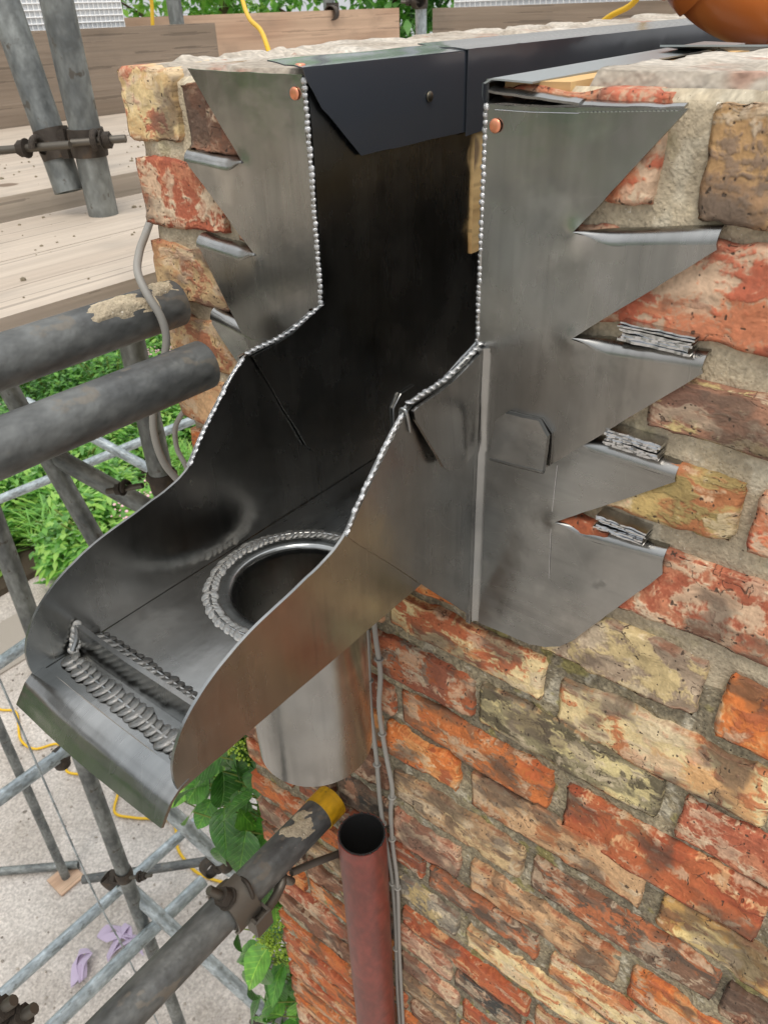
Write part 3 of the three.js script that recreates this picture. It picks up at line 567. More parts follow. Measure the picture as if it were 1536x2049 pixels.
seam(liner, [[-0.4662, -0.006, 0.0058], [-0.4660, -0.06, 0.0060], [-0.4662, -0.12, 0.0058], [-0.4664, -0.1775, 0.0060]], 0.0019, 0.0047, [0.0026, 0.0018, 0.0024, 0.0006], beadGeo, [0.25, 0.1, 1]);
seam(liner, [[-0.3030, -0.018, 0.0062], [-0.3030, -0.10, 0.0062], [-0.3030, -0.178, 0.0062]], 0.0018, 0.0046, [0.0022, 0.0018, 0.0023, 0.0006], beadGeo, [-0.3, 0.1, 1]);
for (const x of [-0.4672, -0.3005]) {
  const up = []; for (let k = 0; k <= 8; k++) { const z = lerp(0.006, 0.097, k / 8); up.push([x, profAt(z) + 0.0008, z]); }
  seam(liner, up, 0.0024, 0.0066, [0.0032, 0.0014, 0.0036, 0.0008], beadGeo, [0, 1, 0.1], 0.25);
  const dn = []; for (let k = 0; k <= 14; k++) { const z = lerp(0.1035, 0.1715, k / 14); dn.push([x, profAt(z) + 0.0004, z]); }
  seam(chute, dn, 0.0016, 0.0052, [0.0020, 0.0013, 0.0028, 0.0005], beadGeo, [0, 0.7, 0.7], 0.2);
}
seam(chute, [[-0.458, FY + 0.003, 0.3165], [-0.42, FY + 0.002, 0.318], [-0.36, FY + 0.002, 0.3195], [-0.309, FY + 0.003, 0.3215]], 0.0018, 0.0074, [0.0088, 0.0021, 0.0064, -0.0003], coinGeo, [0, 1, 0.1], 0.3);
seam(chute, [[-0.461, FY + 0.004, 0.2865], [-0.42, FY + 0.003, 0.2855], [-0.36, FY + 0.003, 0.2855], [-0.309, FY + 0.004, 0.2865]], 0.0018, 0.0078, [0.0076, 0.0022, 0.0064, -0.0004], coinGeo, [0, 1, -0.4], 0.3);
seam(chute, [[-0.464, FY + 0.023, 0.3005], [-0.463, FY + 0.012, 0.3050], [-0.462, FY + 0.005, 0.3110]], 0.0026, 0.0044, [0.0046, 0.0030, 0.0036, 0], coinGeo, [1, 0.6, 0.4], 0.3);
{ const ring = []; for (let k = 0; k <= 24; k++) { const a = lerp(-0.22, 1.22, k / 24) * Math.PI + Math.PI * 0.5; ring.push([HC[0] + 0.0725 * Math.cos(a), FY + 0.0016, HC[1] + 0.0735 * Math.sin(a)]); }
  seam(chute, ring, 0.0013, 0.0058, [0.0066, 0.0017, 0.0056, -0.0007], coinGeo, [0, 1, 0], 0.3); }
{ // U-shaped hem where the upper return hooks over the chute edge
  const h = curve([[-0.2972, -0.2150, 0.1020], [-0.2972, -0.2040, 0.1045], [-0.2985, -0.1985, 0.1050], [-0.3015, -0.1975, 0.1050], [-0.3040, -0.2000, 0.1045], [-0.3042, -0.2070, 0.1030]], 24);
  part(liner, 'hem', sweep(h, 0.0016, 8), lead);
}
{ const gs = []; for (let k = 0; k < 24; k++) { const u = k / 24; gs.push(box(lerp(-0.236, -0.174, u), lerp(-0.236, -0.174, u) + 0.0016, -0.0186 + 0.0032 * u, -0.0181 + 0.0032 * u, ZU, ZU + 0.0009)); }
  part(liner, 'scribe_mark', merge([...gs, sweep([V(-0.2955, -0.0192, ZU + 0.0004), V(-0.2700, -0.0196, ZU + 0.0006), V(-0.2360, -0.0190, ZU + 0.0004)], 0.0003, 6)]), leadWeld);
  part(chute, 'scribe_mark', sweep([V(-0.2268, -0.2650, ZL + 0.0006), V(-0.2270, -0.3150, ZL + 0.0008), V(-0.2235, -0.3760, ZL + 0.0005)], 0.00035, 6), leadWeld); }
// copper nails of the lining
function nail(parent, p, n, r, m) { const g = new THREE.LatheGeometry([[0, 0.0016], [r * 0.6, 0.0014], [r * 0.92, 0.0008], [r, 0], [r * 0.95, -0.0006]].map((q) => new THREE.Vector2(...q)), 22); const o = part(parent, 'nail', g, m); o.position.set(...p); o.quaternion.setFromUnitVectors(V(0, 1, 0), V(...n).normalize()); return o; }
nail(liner, [-0.4757, -0.0145, ZU + 0.0012], [0, 0, 1], 0.0048, copper);
nail(liner, [-0.2945, -0.0285, ZU + 0.0012], [-0.1, 0.05, 1], 0.0046, copper);
// lead clips
{
  const c = thing('lead_clip', 'small cut-corner lead clip folded on the wing over the brick face', 'clip');
  const p = [[-0.2796, -0.2379], [-0.2711, -0.2292], [-0.2425, -0.2278], [-0.2330, -0.2378], [-0.2326, -0.2668], [-0.2815, -0.2712]];
  part(c, 'plate', sheet(p.slice().reverse(), 0.0048, { und: (x, y) => 0.02 * (x + 0.28) - 0.10 * (y + 0.2278) + 0.0008 * (fbm(x * 40, y * 40, 2) - 0.5), max: 0.006 }).translate(0, 0, ZU + 0.0006), leadCross);
  part(c, 'under_fold', sheet(p.map(([x, y]) => [x + 0.0012, y + 0.0008]).reverse(), 0.0012, { und: und(5, 0.0004), max: 0.006 }).translate(0, 0, ZU + 0.0001), lead);
  part(c, 'folded_edge', sweep([V(-0.2812, -0.2712, ZU + 0.0072), V(-0.257, -0.2694, ZU + 0.0076), V(-0.2330, -0.2672, ZU + 0.0078)], 0.0028, 10), lead);
  const d = thing('lead_clip', 'small cut-corner lead clip on the dark inner face of the lead lining', 'clip');
  const q = [[-0.0862, -0.345], [-0.0862, -0.3160], [-0.0995, -0.3040], [-0.1238, -0.3028], [-0.1335, -0.3150], [-0.1335, -0.345]];
  part(d, 'plate', sideways(sheet(q, LT, { und: und(5, 0.0003), max: 0.008 }), -0.4608), lead);
  part(d, 'bright_edge', sweep([V(-0.4612, -0.345, -0.0860), V(-0.4612, -0.3160, -0.0860), V(-0.4612, -0.3040, -0.0993)], 0.0009, 8), leadWeld);
}
// lead wedges driven into the joints
function wedge(x, y, len, tilt, label) {
  const w = thing('lead_wedge', label, 'wedge');
  for (let k = 0; k < 7; k++) { const yy = (k - 3) * 0.0018, s = rr(0, 30), th = rr(0.0010, 0.0019), fan = rr(-0.02, 0.02), out = rr(0.006, 0.0115), cut = rr(0.86, 1); part(w, 'folded_strip', slab(24, 4, (u, v) => [(u - 0.5) * len * cut + rr(0, 0.0002), yy + fan * (u - 0.5) * len + 0.0009 * (fbm(u * 5 + s, 2, 3) - 0.5), lerp(out + 0.003 * (fbm(u * 8 + s, k, 3) - 0.5), -0.006, v)], th), leadWeld); }
  w.position.set(x, y, 0); w.rotation.z = tilt; return w;
}
wedge(-0.1665, -0.1475, 0.052, -0.02, 'folded lead wedge in the joint below the pale red brick');
wedge(-0.1705, -0.2275, 0.043, -0.03, 'folded lead wedge in the joint below the purple brown brick');
wedge(-0.1685, -0.3010, 0.041, -0.03, 'folded lead wedge in the joint below the ochre brick');

// ---------------------------------------------------------------- cappings, timber and gutter behind
{
  const c = thing('capping', 'anthracite coated metal capping with pale top along the left parapet', 'capping');
  const X = -0.4605;
  part(c, 'skirt', sideways(sheet([[-0.245, -0.0655], [-0.245, 0.0025], [0.0125, 0.0035], [0.010, -0.004], [-0.006, -0.026], [-0.014, -0.0325], [-0.0505, -0.0655]].reverse(), 0.0009, { und: und(2, 0.0005), max: 0.02 }), X), cappingMat);
  part(c, 'top_flange', slab(24, 4, (u, v) => [X - 0.0005 - 0.048 * v * (0.9 + 0.1 * Math.sin(u * 9)), 0.0035 + 0.004 * v + 0.0005 * Math.sin(v * 9), lerp(0.0125 - 0.006 * v, -0.215, u)], 0.0009), cappingMat);
  nail(c, [X + 0.0012, -0.0295, -0.1487], [1, 0, 0], 0.0046, brass);
  nail(c, [X - 0.012, 0.0042, 0.003], [0, 1, 0], 0.0045, copper);
  const d = thing('capping', 'long dark capping strip lapped over its neighbour and running behind orange pipe', 'capping');
  part(d, 'skirt', sideways(sheet([[-1.25, -0.0700], [-1.25, 0.008], [-0.7, 0.006], [-0.209, 0.0045], [-0.209, -0.0690], [-0.24, -0.0672]].reverse(), 0.0009, { und: und(4, 0.0005), max: 0.03 }), X + 0.0022), cappingMat);
  part(d, 'top_flange', slab(40, 4, (u, v) => { const z = lerp(-0.2075, -1.25, u); return [X + 0.0017 - 0.06 * v, 0.0045 + 0.004 * v - 0.003 * (z + 0.2) + 0.0006 * Math.sin(v * 8), z - 0.004 * v]; }, 0.0009), cappingMat);
  const e = thing('capping', 'thin grey metal capping over the timber batten on the right jamb', 'capping');
  part(e, 'top_flange', slab(30, 6, (u, v) => { const z = lerp(0.0075, -0.375, u), w = lerp(0.034, 0.046, u); return [-0.3055 + w * v, -0.0012 + 0.0032 * Math.sin(Math.min(1, v * 5) * 1.57) - 0.0028 - 0.0022 * v + 0.004 * u, z - 0.004 * v * (1 - u)]; }, -0.0011), cappingBack);
  part(e, 'skirt', sideways(sheet([[-0.375, -0.066], [-0.375, -0.001], [0.0085, -0.004], [0.0085, -0.012], [-0.002, -0.030], [-0.020, -0.066]].reverse(), 0.0009), -0.3046), cappingMat);
  const f = single('capping', slab(20, 4, (u, v) => [lerp(-0.285, 0.7, u), 0.0062 - 0.006 * v - 0.001 * u, lerp(-0.232, -0.30, v)], 0.0014), cappingBack, 'flat grey metal sheet lying on mortar below the orange pipe', 'capping');
  single('timber_batten', box(-0.297, -0.250, -0.0165, -0.0035, -0.36, -0.006), pine, 'pale timber batten under the grey capping on the right jamb', 'batten');
  single('plywood_board', box(-0.4705, -0.4625, -0.188, -0.004, -1.2, -0.231), pine, 'pale plywood board lining the gutter below the dark capping', 'board');
  const gtr = thing('box_gutter', 'black lead lined box gutter running back between the parapets', 'gutter');
  part(gtr, 'side', box(-0.4730, -0.4712, -0.40, -0.004, -1.3, -0.231), lead);
  part(gtr, 'side', box(-0.2985, -0.2965, -0.40, -0.02, -1.3, -0.25), lead);
  part(gtr, 'floor', box(-0.4712, -0.2985, -0.372, -0.3695, -1.3, -0.335), lead);
  part(gtr, 'end', box(-0.4712, -0.2985, -0.3695, -0.01, -1.302, -1.3), lead);
}
{ // orange drain bend lying in the gutter
  const o = thing('drain_pipe', 'terracotta orange plastic drain bend with ribbed socket lying across the parapet', 'pipe');
  const axis = curve([[-0.402, 0.215, -0.600], [-0.402, 0.165, -0.602], [-0.400, 0.120, -0.606], [-0.383, 0.078, -0.616], [-0.345, 0.050, -0.634], [-0.29, 0.040, -0.660], [-0.12, 0.038, -0.735], [0.1, 0.038, -0.83], [0.5, 0.038, -1.0]], 80);
  part(o, 'bend', sweep(axis, 0.060, 48, 0.056), orangePipeMat);
  part(o, 'socket', sweep(axis.slice(0, 34), 0.0640, 48, 0.060), orangePipeMat);
  part(o, 'socket_rim', sweep(axis.slice(27, 31), 0.0685, 48, 0.0640), orangePipeMat);
  part(o, 'collar', sweep(axis.slice(46, 49), 0.0628, 48, 0.060), orangePipeMat);
}

// ---------------------------------------------------------------- downpipe and cables
{
  const d = thing('downpipe', 'dark red plastic downpipe standing open against the brick wall', 'pipe');
  part(d, 'pipe', sweep([V(-0.4285, -0.872, 0.046), V(-0.4295, -2.4, 0.046), V(-0.430, GY, 0.046)], 0.0325, 40, 0.0311), redPipeMat);
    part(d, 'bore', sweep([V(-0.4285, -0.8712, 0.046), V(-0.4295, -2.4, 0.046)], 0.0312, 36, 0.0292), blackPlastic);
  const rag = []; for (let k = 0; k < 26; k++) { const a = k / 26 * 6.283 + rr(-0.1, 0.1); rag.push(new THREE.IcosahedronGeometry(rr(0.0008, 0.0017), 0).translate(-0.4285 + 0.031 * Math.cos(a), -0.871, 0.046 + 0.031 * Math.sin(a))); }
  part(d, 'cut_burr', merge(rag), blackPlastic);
  const clipG = new THREE.TorusGeometry(0.0042, 0.0014, 6, 14);
  const mk = (pts, label, clips) => { const c = thing('cable', label, 'cable'); const pl = curve(pts, 160); part(c, 'sheath', sweep(pl, 0.0031, 10), cableGrey); for (const k of clips) { const m = part(c, 'clip', clipG, cableGrey); m.position.copy(pl[k]); m.rotation.x = Math.PI / 2; } };
  mk([[-0.440, -0.38, 0.006], [-0.433, -0.545, 0.008], [-0.434, -0.62, 0.008], [-0.434, -0.674, 0.008], [-0.429, -0.76, 0.008], [-0.427, -0.842, 0.008], [-0.421, -0.9, 0.01], [-0.4125, -1.0, 0.008], [-0.409, -1.132, 0.008], [-0.411, -1.3, 0.008], [-0.409, -1.464, 0.008], [-0.41, -2.2, 0.008]], 'grey cable clipped down the wall just behind the red downpipe', [30, 60, 84, 104, 122]);
  mk([[-0.424, -0.38, 0.006], [-0.421, -0.539, 0.008], [-0.416, -0.60, 0.008], [-0.4195, -0.66, 0.009], [-0.4135, -0.736, 0.008], [-0.405, -0.80, 0.008], [-0.409, -0.849, 0.008], [-0.4085, -0.92, 0.008], [-0.402, -1.0, 0.009], [-0.4035, -1.2, 0.008], [-0.400, -1.6, 0.008], [-0.402, -2.2, 0.008]], 'bent grey cable on the wall beside the straighter one', [24, 52, 78, 100, 118]);
}

// ---------------------------------------------------------------- scaffolding
const TR = 0.02375;
function tube(a, b, mat, label, group, n = 6) {
  const A = V(...a), B = V(...b), pts = []; for (let i = 0; i <= n; i++) pts.push(A.clone().lerp(B, i / n));
  return single('scaffold_tube', sweep(pts, TR, 28, TR - 0.004), mat, label, 'scaffold tube', group);
}
tube([-0.668, -0.212, 0.014], [-0.655, -0.205, 1.6], darkTube, 'dark scaffold tube with mortar splash butting the wall just below the deck boards');
tube([-0.584, -0.247, 0.055], [-0.572, -0.232, 1.6], darkTube, 'dark scaffold tube, the lower one of the pair ending near the lead chute');
tube([-0.512, -0.905, 0.024], [-0.508, -0.893, 1.5], darkTube, 'dark scaffold tube with yellow end cap pointing at the wall beside red downpipe');
tube([-1.60, -2.63, -0.32], [-1.60, -2.62, 1.2], galvTube, 'pale galvanised tube level below the dark capped scaffold tube');
tube([-1.196, 1.6, -0.255], [-1.196, -4.1, -0.262], greyTube, 'grey upright scaffold standard rising through the gap in the deck boards', null, 16);
tube([-1.240, -0.196, -0.232], [-1.560, 1.05, -0.26], greyTube, 'grey scaffold tube leaning on the deck and clamped to the upright');
tube([-1.655, -0.55, -0.09], [-1.645, -4.1, -0.08], greyTube, 'grey upright scaffold standard passing just outside the chute lip', null, 12);
tube([-3.19, 0.8, -0.31], [-3.12, -4.09, -0.295], greyTube, 'grey upright scaffold standard standing on a timber sole plate', null, 12);
tube([-1.86, -0.40, -0.235], [-1.56, -1.42, -0.345], greyTube, 'grey diagonal scaffold brace in front of the garden');
tube([-1.80, -0.83, -0.267], [-1.44, -1.012, -0.405], greyTube, 'grey scaffold tube clamped to the diagonal brace above the flower bed');
tube([-4.2, -2.27, -0.37], [-2.8, -1.60, -2.12], galvTube, 'long pale scaffold ledger crossing above the flower bed');
tube([-3.45, -1.47, -1.045], [-2.60, -1.90, -1.38], galvTube, 'short pale scaffold brace crossing the long ledger above flower bed');
tube([-2.11, -2.17, 0.5], [-2.04, -2.10, -0.22], galvTube, 'pale scaffold ledger meeting the upright below the chute lip');
tube([-2.61, -2.08, -0.14], [-2.42, -1.90, -0.40], galvTube, 'pale scaffold ledger end seen beside the chute cheek');
tube([-2.16, -3.12, 0.6], [-2.13, -3.10, -0.95], galvTube, 'long pale ledger passing low under the swivel coupler');
tube([-1.70, -2.43, -0.085], [-1.20, -3.06, -0.25], galvTube, 'pale diagonal brace running down from the swivel coupler');
tube([-1.52, -1.92, -0.19], [-1.37, -2.33, -0.31], galvTube, 'pale scaffold tube dropping from behind the chute to a rusty coupler');
tube([-2.79, -3.76, -0.28], [-2.30, -3.70, -0.74], darkTube, 'dark open-ended scaffold tube low beside the upright');
tube([-3.60, -4.07, 0.06], [-3.12, -4.07, -0.38], greyTube, 'grey scaffold tube lying on the ground against sole plate');
single('sole_plate', box(-0.075, 0.075, -0.006, 0.006, -0.075, 0.075), toeWoodPale, 'square plate under the foot of the scaffold standard', 'base plate').position.set(-3.115, GY + 0.012, -0.29);
{ // yellow end cap and mortar splashes
  single('end_cap', merge([sweep([V(-0.512, -0.9052, 0.0208), V(-0.512, -0.9050, 0.043)], 0.0252, 28, 0.0242), sweep([V(-0.512, -0.9052, 0.014), V(-0.512, -0.9052, 0.0205)], 0.0252, 28)]), tubeMaterial([206, 160, 26], [186, 140, 22], [120, 98, 52], 0.5, 0, 45), 'yellow plastic cap on the end of the dark scaffold tube', 'cap');
  const splash = (ax, ay, az, r0, a0, a1, z0, z1, seed) => grid(26, 22, (u, v) => { const a = lerp(a0, a1, u), z = lerp(z0, z1, v), e = Math.min(u, 1 - u, v, 1 - v), n = fbm(u * 4 + seed, v * 4, 3); const h = 0.0035 * sst(0.05, 0.35, e + 0.5 * (n - 0.5)) * (0.6 + 0.8 * fbm(u * 14 + seed, v * 14, 3)) - 0.0012; return [ax + (r0 + h) * Math.cos(a), ay + (r0 + h) * Math.sin(a), z]; }, (u, v) => [u * 0.05, v * 0.08]);
  single('mortar_splash', splash(-0.6665, -0.2115, 0, TR, 0.35, 2.0, 0.048, 0.128, 3), mortarMat, 'dried mortar stuck on the dark tube below the deck', 'mortar');
  single('mortar_splash', splash(-0.6675, -0.2118, 0, TR, 0.7, 1.9, 0.016, 0.050, 8), mortarMat, 'thin dried mortar at the wall end of the dark tube', 'mortar');
  single('mortar_splash', splash(-0.5118, -0.9045, 0, TR, 0.5, 2.4, 0.056, 0.115, 15), mortarMat, 'crusty grey mortar beside the yellow tube cap', 'mortar');
}
function boltParts(g, a, b, r = 0.0062) {
  const A = V(...a), B = V(...b), L = A.distanceTo(B), n = Math.max(8, Math.round(L / 0.0022) * 2), pts = []; for (let i = 0; i <= n; i++) pts.push(A.clone().lerp(B, i / n));
  const bo = part(g, 'bolt', sweep(pts, (t) => r * (Math.round(t * n) % 2 ? 1 : 0.84), 10), boltSteel), d = new THREE.Vector3().subVectors(B, A).normalize();
  const nut = part(bo, 'nut', new THREE.CylinderGeometry(r * 1.95, r * 1.95, 0.0105, 6), rust); nut.position.copy(A.clone().lerp(B, 0.66)); nut.quaternion.setFromUnitVectors(V(0, 1, 0), d);
  const wsh = part(bo, 'washer', new THREE.CylinderGeometry(r * 2.3, r * 2.3, 0.0022, 18), rust); wsh.position.copy(A.clone().lerp(B, 0.66)).addScaledVector(d, -0.0075); wsh.quaternion.copy(nut.quaternion);
}
function band(g, p, d, w = 0.044, gap = 0.0) {
  const P = V(...p), dd = V(...d).normalize(), pts = []; for (let i = 0; i <= 4; i++) pts.push(P.clone().addScaledVector(dd, (i / 4 - 0.5) * w));
  return part(g, 'band', sweep(pts, (t) => 0.0272 + 0.0016 * Math.sin(t * Math.PI), 24, TR + 0.0006), rust);
}
function coupler(label, A, dA, B, dB, bolts, mat) {
  const g = thing('scaffold_coupler', label, 'coupler', null); band(g, A, dA); band(g, B, dB, 0.04);
  const m = [0, 1, 2].map((i) => (A[i] + B[i]) / 2), dir = V(B[0] - A[0], B[1] - A[1], B[2] - A[2]), L = Math.max(0.012, dir.length() - 0.05);
  const bl = part(g, 'saddle', new THREE.BoxGeometry(0.042, 0.042, L), rust); bl.position.set(...m); bl.quaternion.setFromUnitVectors(V(0, 0, 1), dir.normalize());
  for (const [a, b] of bolts) {
    boltParts(g, a, b);
    const e = part(g, 'flap', new THREE.TorusGeometry(0.013, 0.0052, 8, 18, Math.PI * 1.25), rust); e.position.copy(V(...a).lerp(V(...b), 0.45)); e.lookAt(e.position.clone().add(V(b[0] - a[0], b[1] - a[1], b[2] - a[2])));
  }
  return g;
}
coupler('rusty swivel coupler joining the leaning tube to the deck upright', [-1.255, -0.127, -0.236], [-0.25, 1, 0], [-1.196, -0.123, -0.257], [0, 1, 0], [[[-1.175, -0.120, -0.213], [-1.290, -0.128, -0.158]], [[-1.190, -0.120, -0.225], [-1.122, -0.116, -0.277]]]);
coupler('rusty coupler clamping the upright to the tube above the flower bed', [-1.196, -0.745, -0.26], [0, 1, 0], [-1.262, -0.775, -0.30], [-0.9, 0.35, 0.2], [[[-1.20, -0.735, -0.215], [-1.275, -0.757, -0.178]]]);
coupler('grey swivel coupler at the head of the diagonal brace', [-1.648, -2.33, -0.083], [0, 1, 0], [-1.70, -2.38, -0.055], [-0.6, 0.7, 0.2], [[[-1.60, -2.30, -0.08], [-1.53, -2.27, -0.12]]]);
coupler('rusty coupler at the foot of the tube behind the chute', [-1.385, -2.285, -0.298], [0.33, -0.9, -0.25], [-1.42, -2.30, -0.26], [1, 0.2, 0.1], [[[-1.36, -2.24, -0.31], [-1.30, -2.17, -0.36]]]);
coupler('brown coupler at the bottom end of the diagonal brace', [-1.235, -2.99, -0.24], [0.6, -0.75, -0.2], [-1.25, -3.02, -0.20], [1, 0, 0.3], [[[-1.24, -2.97, -0.27], [-1.19, -2.92, -0.32]]]);
coupler('small coupler under the chute lip on the pale ledger', [-2.05, -2.11, -0.17], [0, 0, 1], [-2.05, -2.14, -0.16], [0, 1, 0], [[[-2.03, -2.10, -0.2], [-1.99, -2.13, -0.22]]]);
coupler('rusty bolted coupler above the near end of the dark capped tube', [-0.575, -0.800, 0.500], [1, 0, 0.2], [-0.575, -0.845, 0.500], [0, 0, 1], [[[-0.556, -0.790, 0.478], [-0.528, -0.756, 0.446]], [[-0.548, -0.812, 0.470], [-0.518, -0.776, 0.436]]]);
{ // clamp with hooked tie on the dark capped tube
  const g = thing('scaffold_coupler', 'steel clamp with upright threaded bolt on the dark capped tube', 'coupler');
  band(g, [-0.511, -0.9025, 0.207], [0, 0, 1], 0.028);
  boltParts(g, [-0.487, -0.905, 0.196], [-0.513, -0.842, 0.230], 0.0060);
  part(g, 'jaw', slab(14, 6, (u, v) => { const a = lerp(-0.9, 1.9, u); return [-0.511 + 0.0325 * Math.cos(a), -0.9025 + 0.0325 * Math.sin(a), lerp(0.186, 0.222, v)]; }, 0.003), boltSteel);
  part(g, 'yoke', merge([box(-0.486, -0.470, -0.935, -0.906, 0.180, 0.184), box(-0.486, -0.470, -0.935, -0.906, 0.202, 0.206), box(-0.4705, -0.4675, -0.935, -0.906, 0.180, 0.206)]), boltSteel);
  part(g, 'cotter', sweep(curve([[-0.512, -0.875, 0.185], [-0.497, -0.868, 0.187], [-0.486, -0.880, 0.190], [-0.489, -0.893, 0.192]], 16), 0.0028, 8), rust);
  const t = thing('hook_tie', 'bent steel hook linking the clamp to the wall eye rod', 'hook');
  part(t, 'hook', sweep(curve([[-0.478, -0.922, 0.196], [-0.482, -0.925, 0.172], [-0.487, -0.925, 0.150], [-0.492, -0.921, 0.136], [-0.500, -0.926, 0.131], [-0.501, -0.935, 0.137], [-0.494, -0.938, 0.147]], 40), 0.0062, 12), boltSteel);
  const e = thing('eye_rod', 'dark steel eye rod running from the hook to the wall behind downpipe', 'rod');
  part(e, 'shank', sweep(curve([[-0.4965, -0.934, 0.118], [-0.488, -0.946, 0.085], [-0.474, -0.962, 0.040], [-0.462, -0.975, -0.004]], 20), 0.0052, 12), boltSteel);
  const eye = part(e, 'eye', new THREE.TorusGeometry(0.0125, 0.0056, 12, 28), boltSteel); eye.position.set(-0.4985, -0.9315, 0.1325); eye.rotation.set(0.5, 0.35, 0);
  part(e, 'flat_tail', box(-0.004, 0.004, -0.05, 0.0, -0.002, 0.002).rotateZ(-0.35).translate(-0.506, -0.945, 0.130), boltSteel);
}
// deck boards run along the side of the building
function board(x0, x1, y1, z0, z1, th, mat, label, group, name = 'deck_board') { return single(name, box(x0, x1, y1 - th, y1, z0, z1), mat, label, 'board', group); }
board(-1.058, -0.838, -0.2300, -3.4, 1.6, 0.038, deckWood, 'weathered pale deck board next to the wall corner');
board(-1.290, -1.066, -0.2315, -3.4, 1.6, 0.038, deckWood, 'weathered pale deck board just inside the raised boards');
for (let i = 0; i < 4; i++) board(-1.322 - i * 0.230 - 0.225, -1.322 - i * 0.230, -0.2 - 0.001 * (i % 2), -3.4, 1.6, 0.038, deckWood, 'weathered pale raised deck board between the gap and toe board', 'raised deck boards');
board(-2.280, -2.241, 0.0175, -1.46, 1.6, 0.225, toeWood, 'brown weathered toe board below the white netting', null, 'toe_board');
board(-2.640, -2.600, 0.040, -2.90, -0.9, 0.225, toeWoodPale, 'pale pinkish toe board behind the brown one', null, 'toe_board');
board(-1.700, -0.6, 0.035, -1.94, -1.90, 0.225, toeWood, 'brown toe board behind the parapet top near orange pipe', null, 'toe_board');
tube([-2.38, 1.5, -1.42], [-2.38, -0.25, -1.42], greyTube, 'grey upright behind the end of the brown toe board');
tube([-2.66, 1.5, -2.48], [-2.66, -0.25, -2.48], greyTube, 'grey upright behind the pale toe board');
tube([-2.30, 1.5, -2.66], [-2.30, -0.25, -2.66], galvTube, 'pale upright in the corner beyond the parapet');
coupler('rusty fitting hanging over the pale toe board', [-2.64, 0.045, -2.48], [0, 1, 0], [-2.61, 0.03, -2.44], [0.3, 0, 1], []);
coupler('rusty fitting on the corner upright beyond the parapet', [-2.30, 0.055, -2.66], [0, 1, 0], [-2.27, 0.06, -2.60], [1, 0, 0.4], [[[-2.28, 0.055, -2.62], [-2.33, 0.06, -2.56]]]);
{ // white reinforced sheeting behind the toe boards
  const nm = std({ color: 0xd8dcdf, roughness: 0.55, side: THREE.DoubleSide }), th = std({ color: 0xf2f4f4, roughness: 0.6 });
  const mk = (fn, nu, nv, nx, ny, label) => { const n = thing('debris_netting', label, 'netting'); part(n, 'sheet', grid(nu, nv, fn), nm);
    const gs = []; for (let i = 0; i <= nx; i++) gs.push(sweep([0, 0.25, 0.5, 0.75, 1].map((v) => V(...fn(i / nx, v)).add(V(0.002, 0, 0.002))), 0.0021, 5)); for (let j = 0; j <= ny; j++) gs.push(sweep([...Array(9)].map((_, k) => V(...fn(k / 8, j / ny)).add(V(0.003, 0, 0.003))), 0.0021, 5));
    const w = part(n, 'thread_grid', merge(gs), th); w.userData.kind = 'stuff'; };
  mk((u, v) => [-2.30 - 0.03 * Math.sin(u * 9) * v, 0.000 + v * 1.3, lerp(1.2, -1.16, u)], 30, 6, 150, 82, 'white gridded debris netting above the brown toe board');
  mk((u, v) => [lerp(-1.66, -0.7, u), 0.030 + v * 0.9, -1.965 - 0.02 * Math.sin(u * 7) * v], 20, 6, 50, 46, 'white sheeting above the toe board beyond the parapet');
}
// yellow lead cables
single('yellow_cable', sweep(curve([[-1.86, 0.22, -1.20], [-1.70, 0.075, -1.085], [-1.58, 0.030, -0.99], [-1.45, 0.005, -0.90], [-1.36, -0.030, -0.83], [-1.30, -0.10, -0.80], [-1.22, -0.185, -0.78]], 40), 0.0052, 10), yellowMat, 'yellow cable drooping behind the parapet top', 'cable');
single('yellow_cable', sweep(curve([[-2.555, 0.40, -1.465], [-2.545, 0.09, -1.46], [-2.53, 0.0, -1.435], [-2.52, -0.19, -1.43]], 24), 0.0062, 10), yellowMat, 'yellow cable hanging at the edge of the netting', 'cable');
single('yellow_cable', sweep(curve([[-0.84, 0.16, -1.60], [-0.93, 0.037, -1.68], [-1.02, 0.002, -1.73], [-1.12, -0.05, -1.78]], 24), 0.0070, 10), yellowMat, 'yellow cable rising beside the orange drain pipe', 'cable');
single('yellow_cable', sweep(curve([[-5.0, 0, -0.66], [-4.652, 0, -0.733], [-4.546, 0, -0.789], [-4.265, 0, -0.674], [-4.12, 0, -0.693], [-4.034, 0, -0.81], [-3.882, 0, -0.778], [-3.78, 0, -0.72], [-3.675, 0, -0.768], [-3.45, 0, -0.93], [-3.353, 0, -0.81], [-3.257, 0, -0.724], [-3.127, 0, -0.778], [-2.92, 0, -0.9], [-2.754, 0, -0.807], [-2.655, 0, -0.782], [-2.517, 0, -0.778], [-2.2, 0, -0.9]].map(([x, , z]) => [x, GY + 0.012, z]), 120), 0.0085, 8), yellowMat, 'yellow cable snaking across the pale ground', 'cable');
single('steel_wire', sweep(curve([[-1.92, -1.2, -0.035], [-1.90, -1.55, -0.037], [-1.90, -2.737, -0.052], [-1.89, -3.104, -0.07], [-1.87, -4.08, -0.08]], 20), 0.0034, 8), galvTube, 'thin grey wire rope hanging beside the outer scaffold upright', 'wire');
single('cable', sweep(curve([[-0.735, -0.146, -0.02], [-0.705, -0.150, 0.010], [-0.676, -0.156, 0.040], [-0.655, -0.168, 0.060], [-0.640, -0.186, 0.064], [-0.632, -0.206, 0.060], [-0.632, -0.228, 0.058], [-0.640, -0.255, 0.062], [-0.650, -0.290, 0.073], [-0.655, -0.330, 0.080], [-0.652, -0.368, 0.078], [-0.645, -0.40, 0.066], [-0.63, -0.46, 0.05]], 70), 0.0040, 10), cableGrey, 'grey cable looped over the two dark scaffold tubes', 'cable');
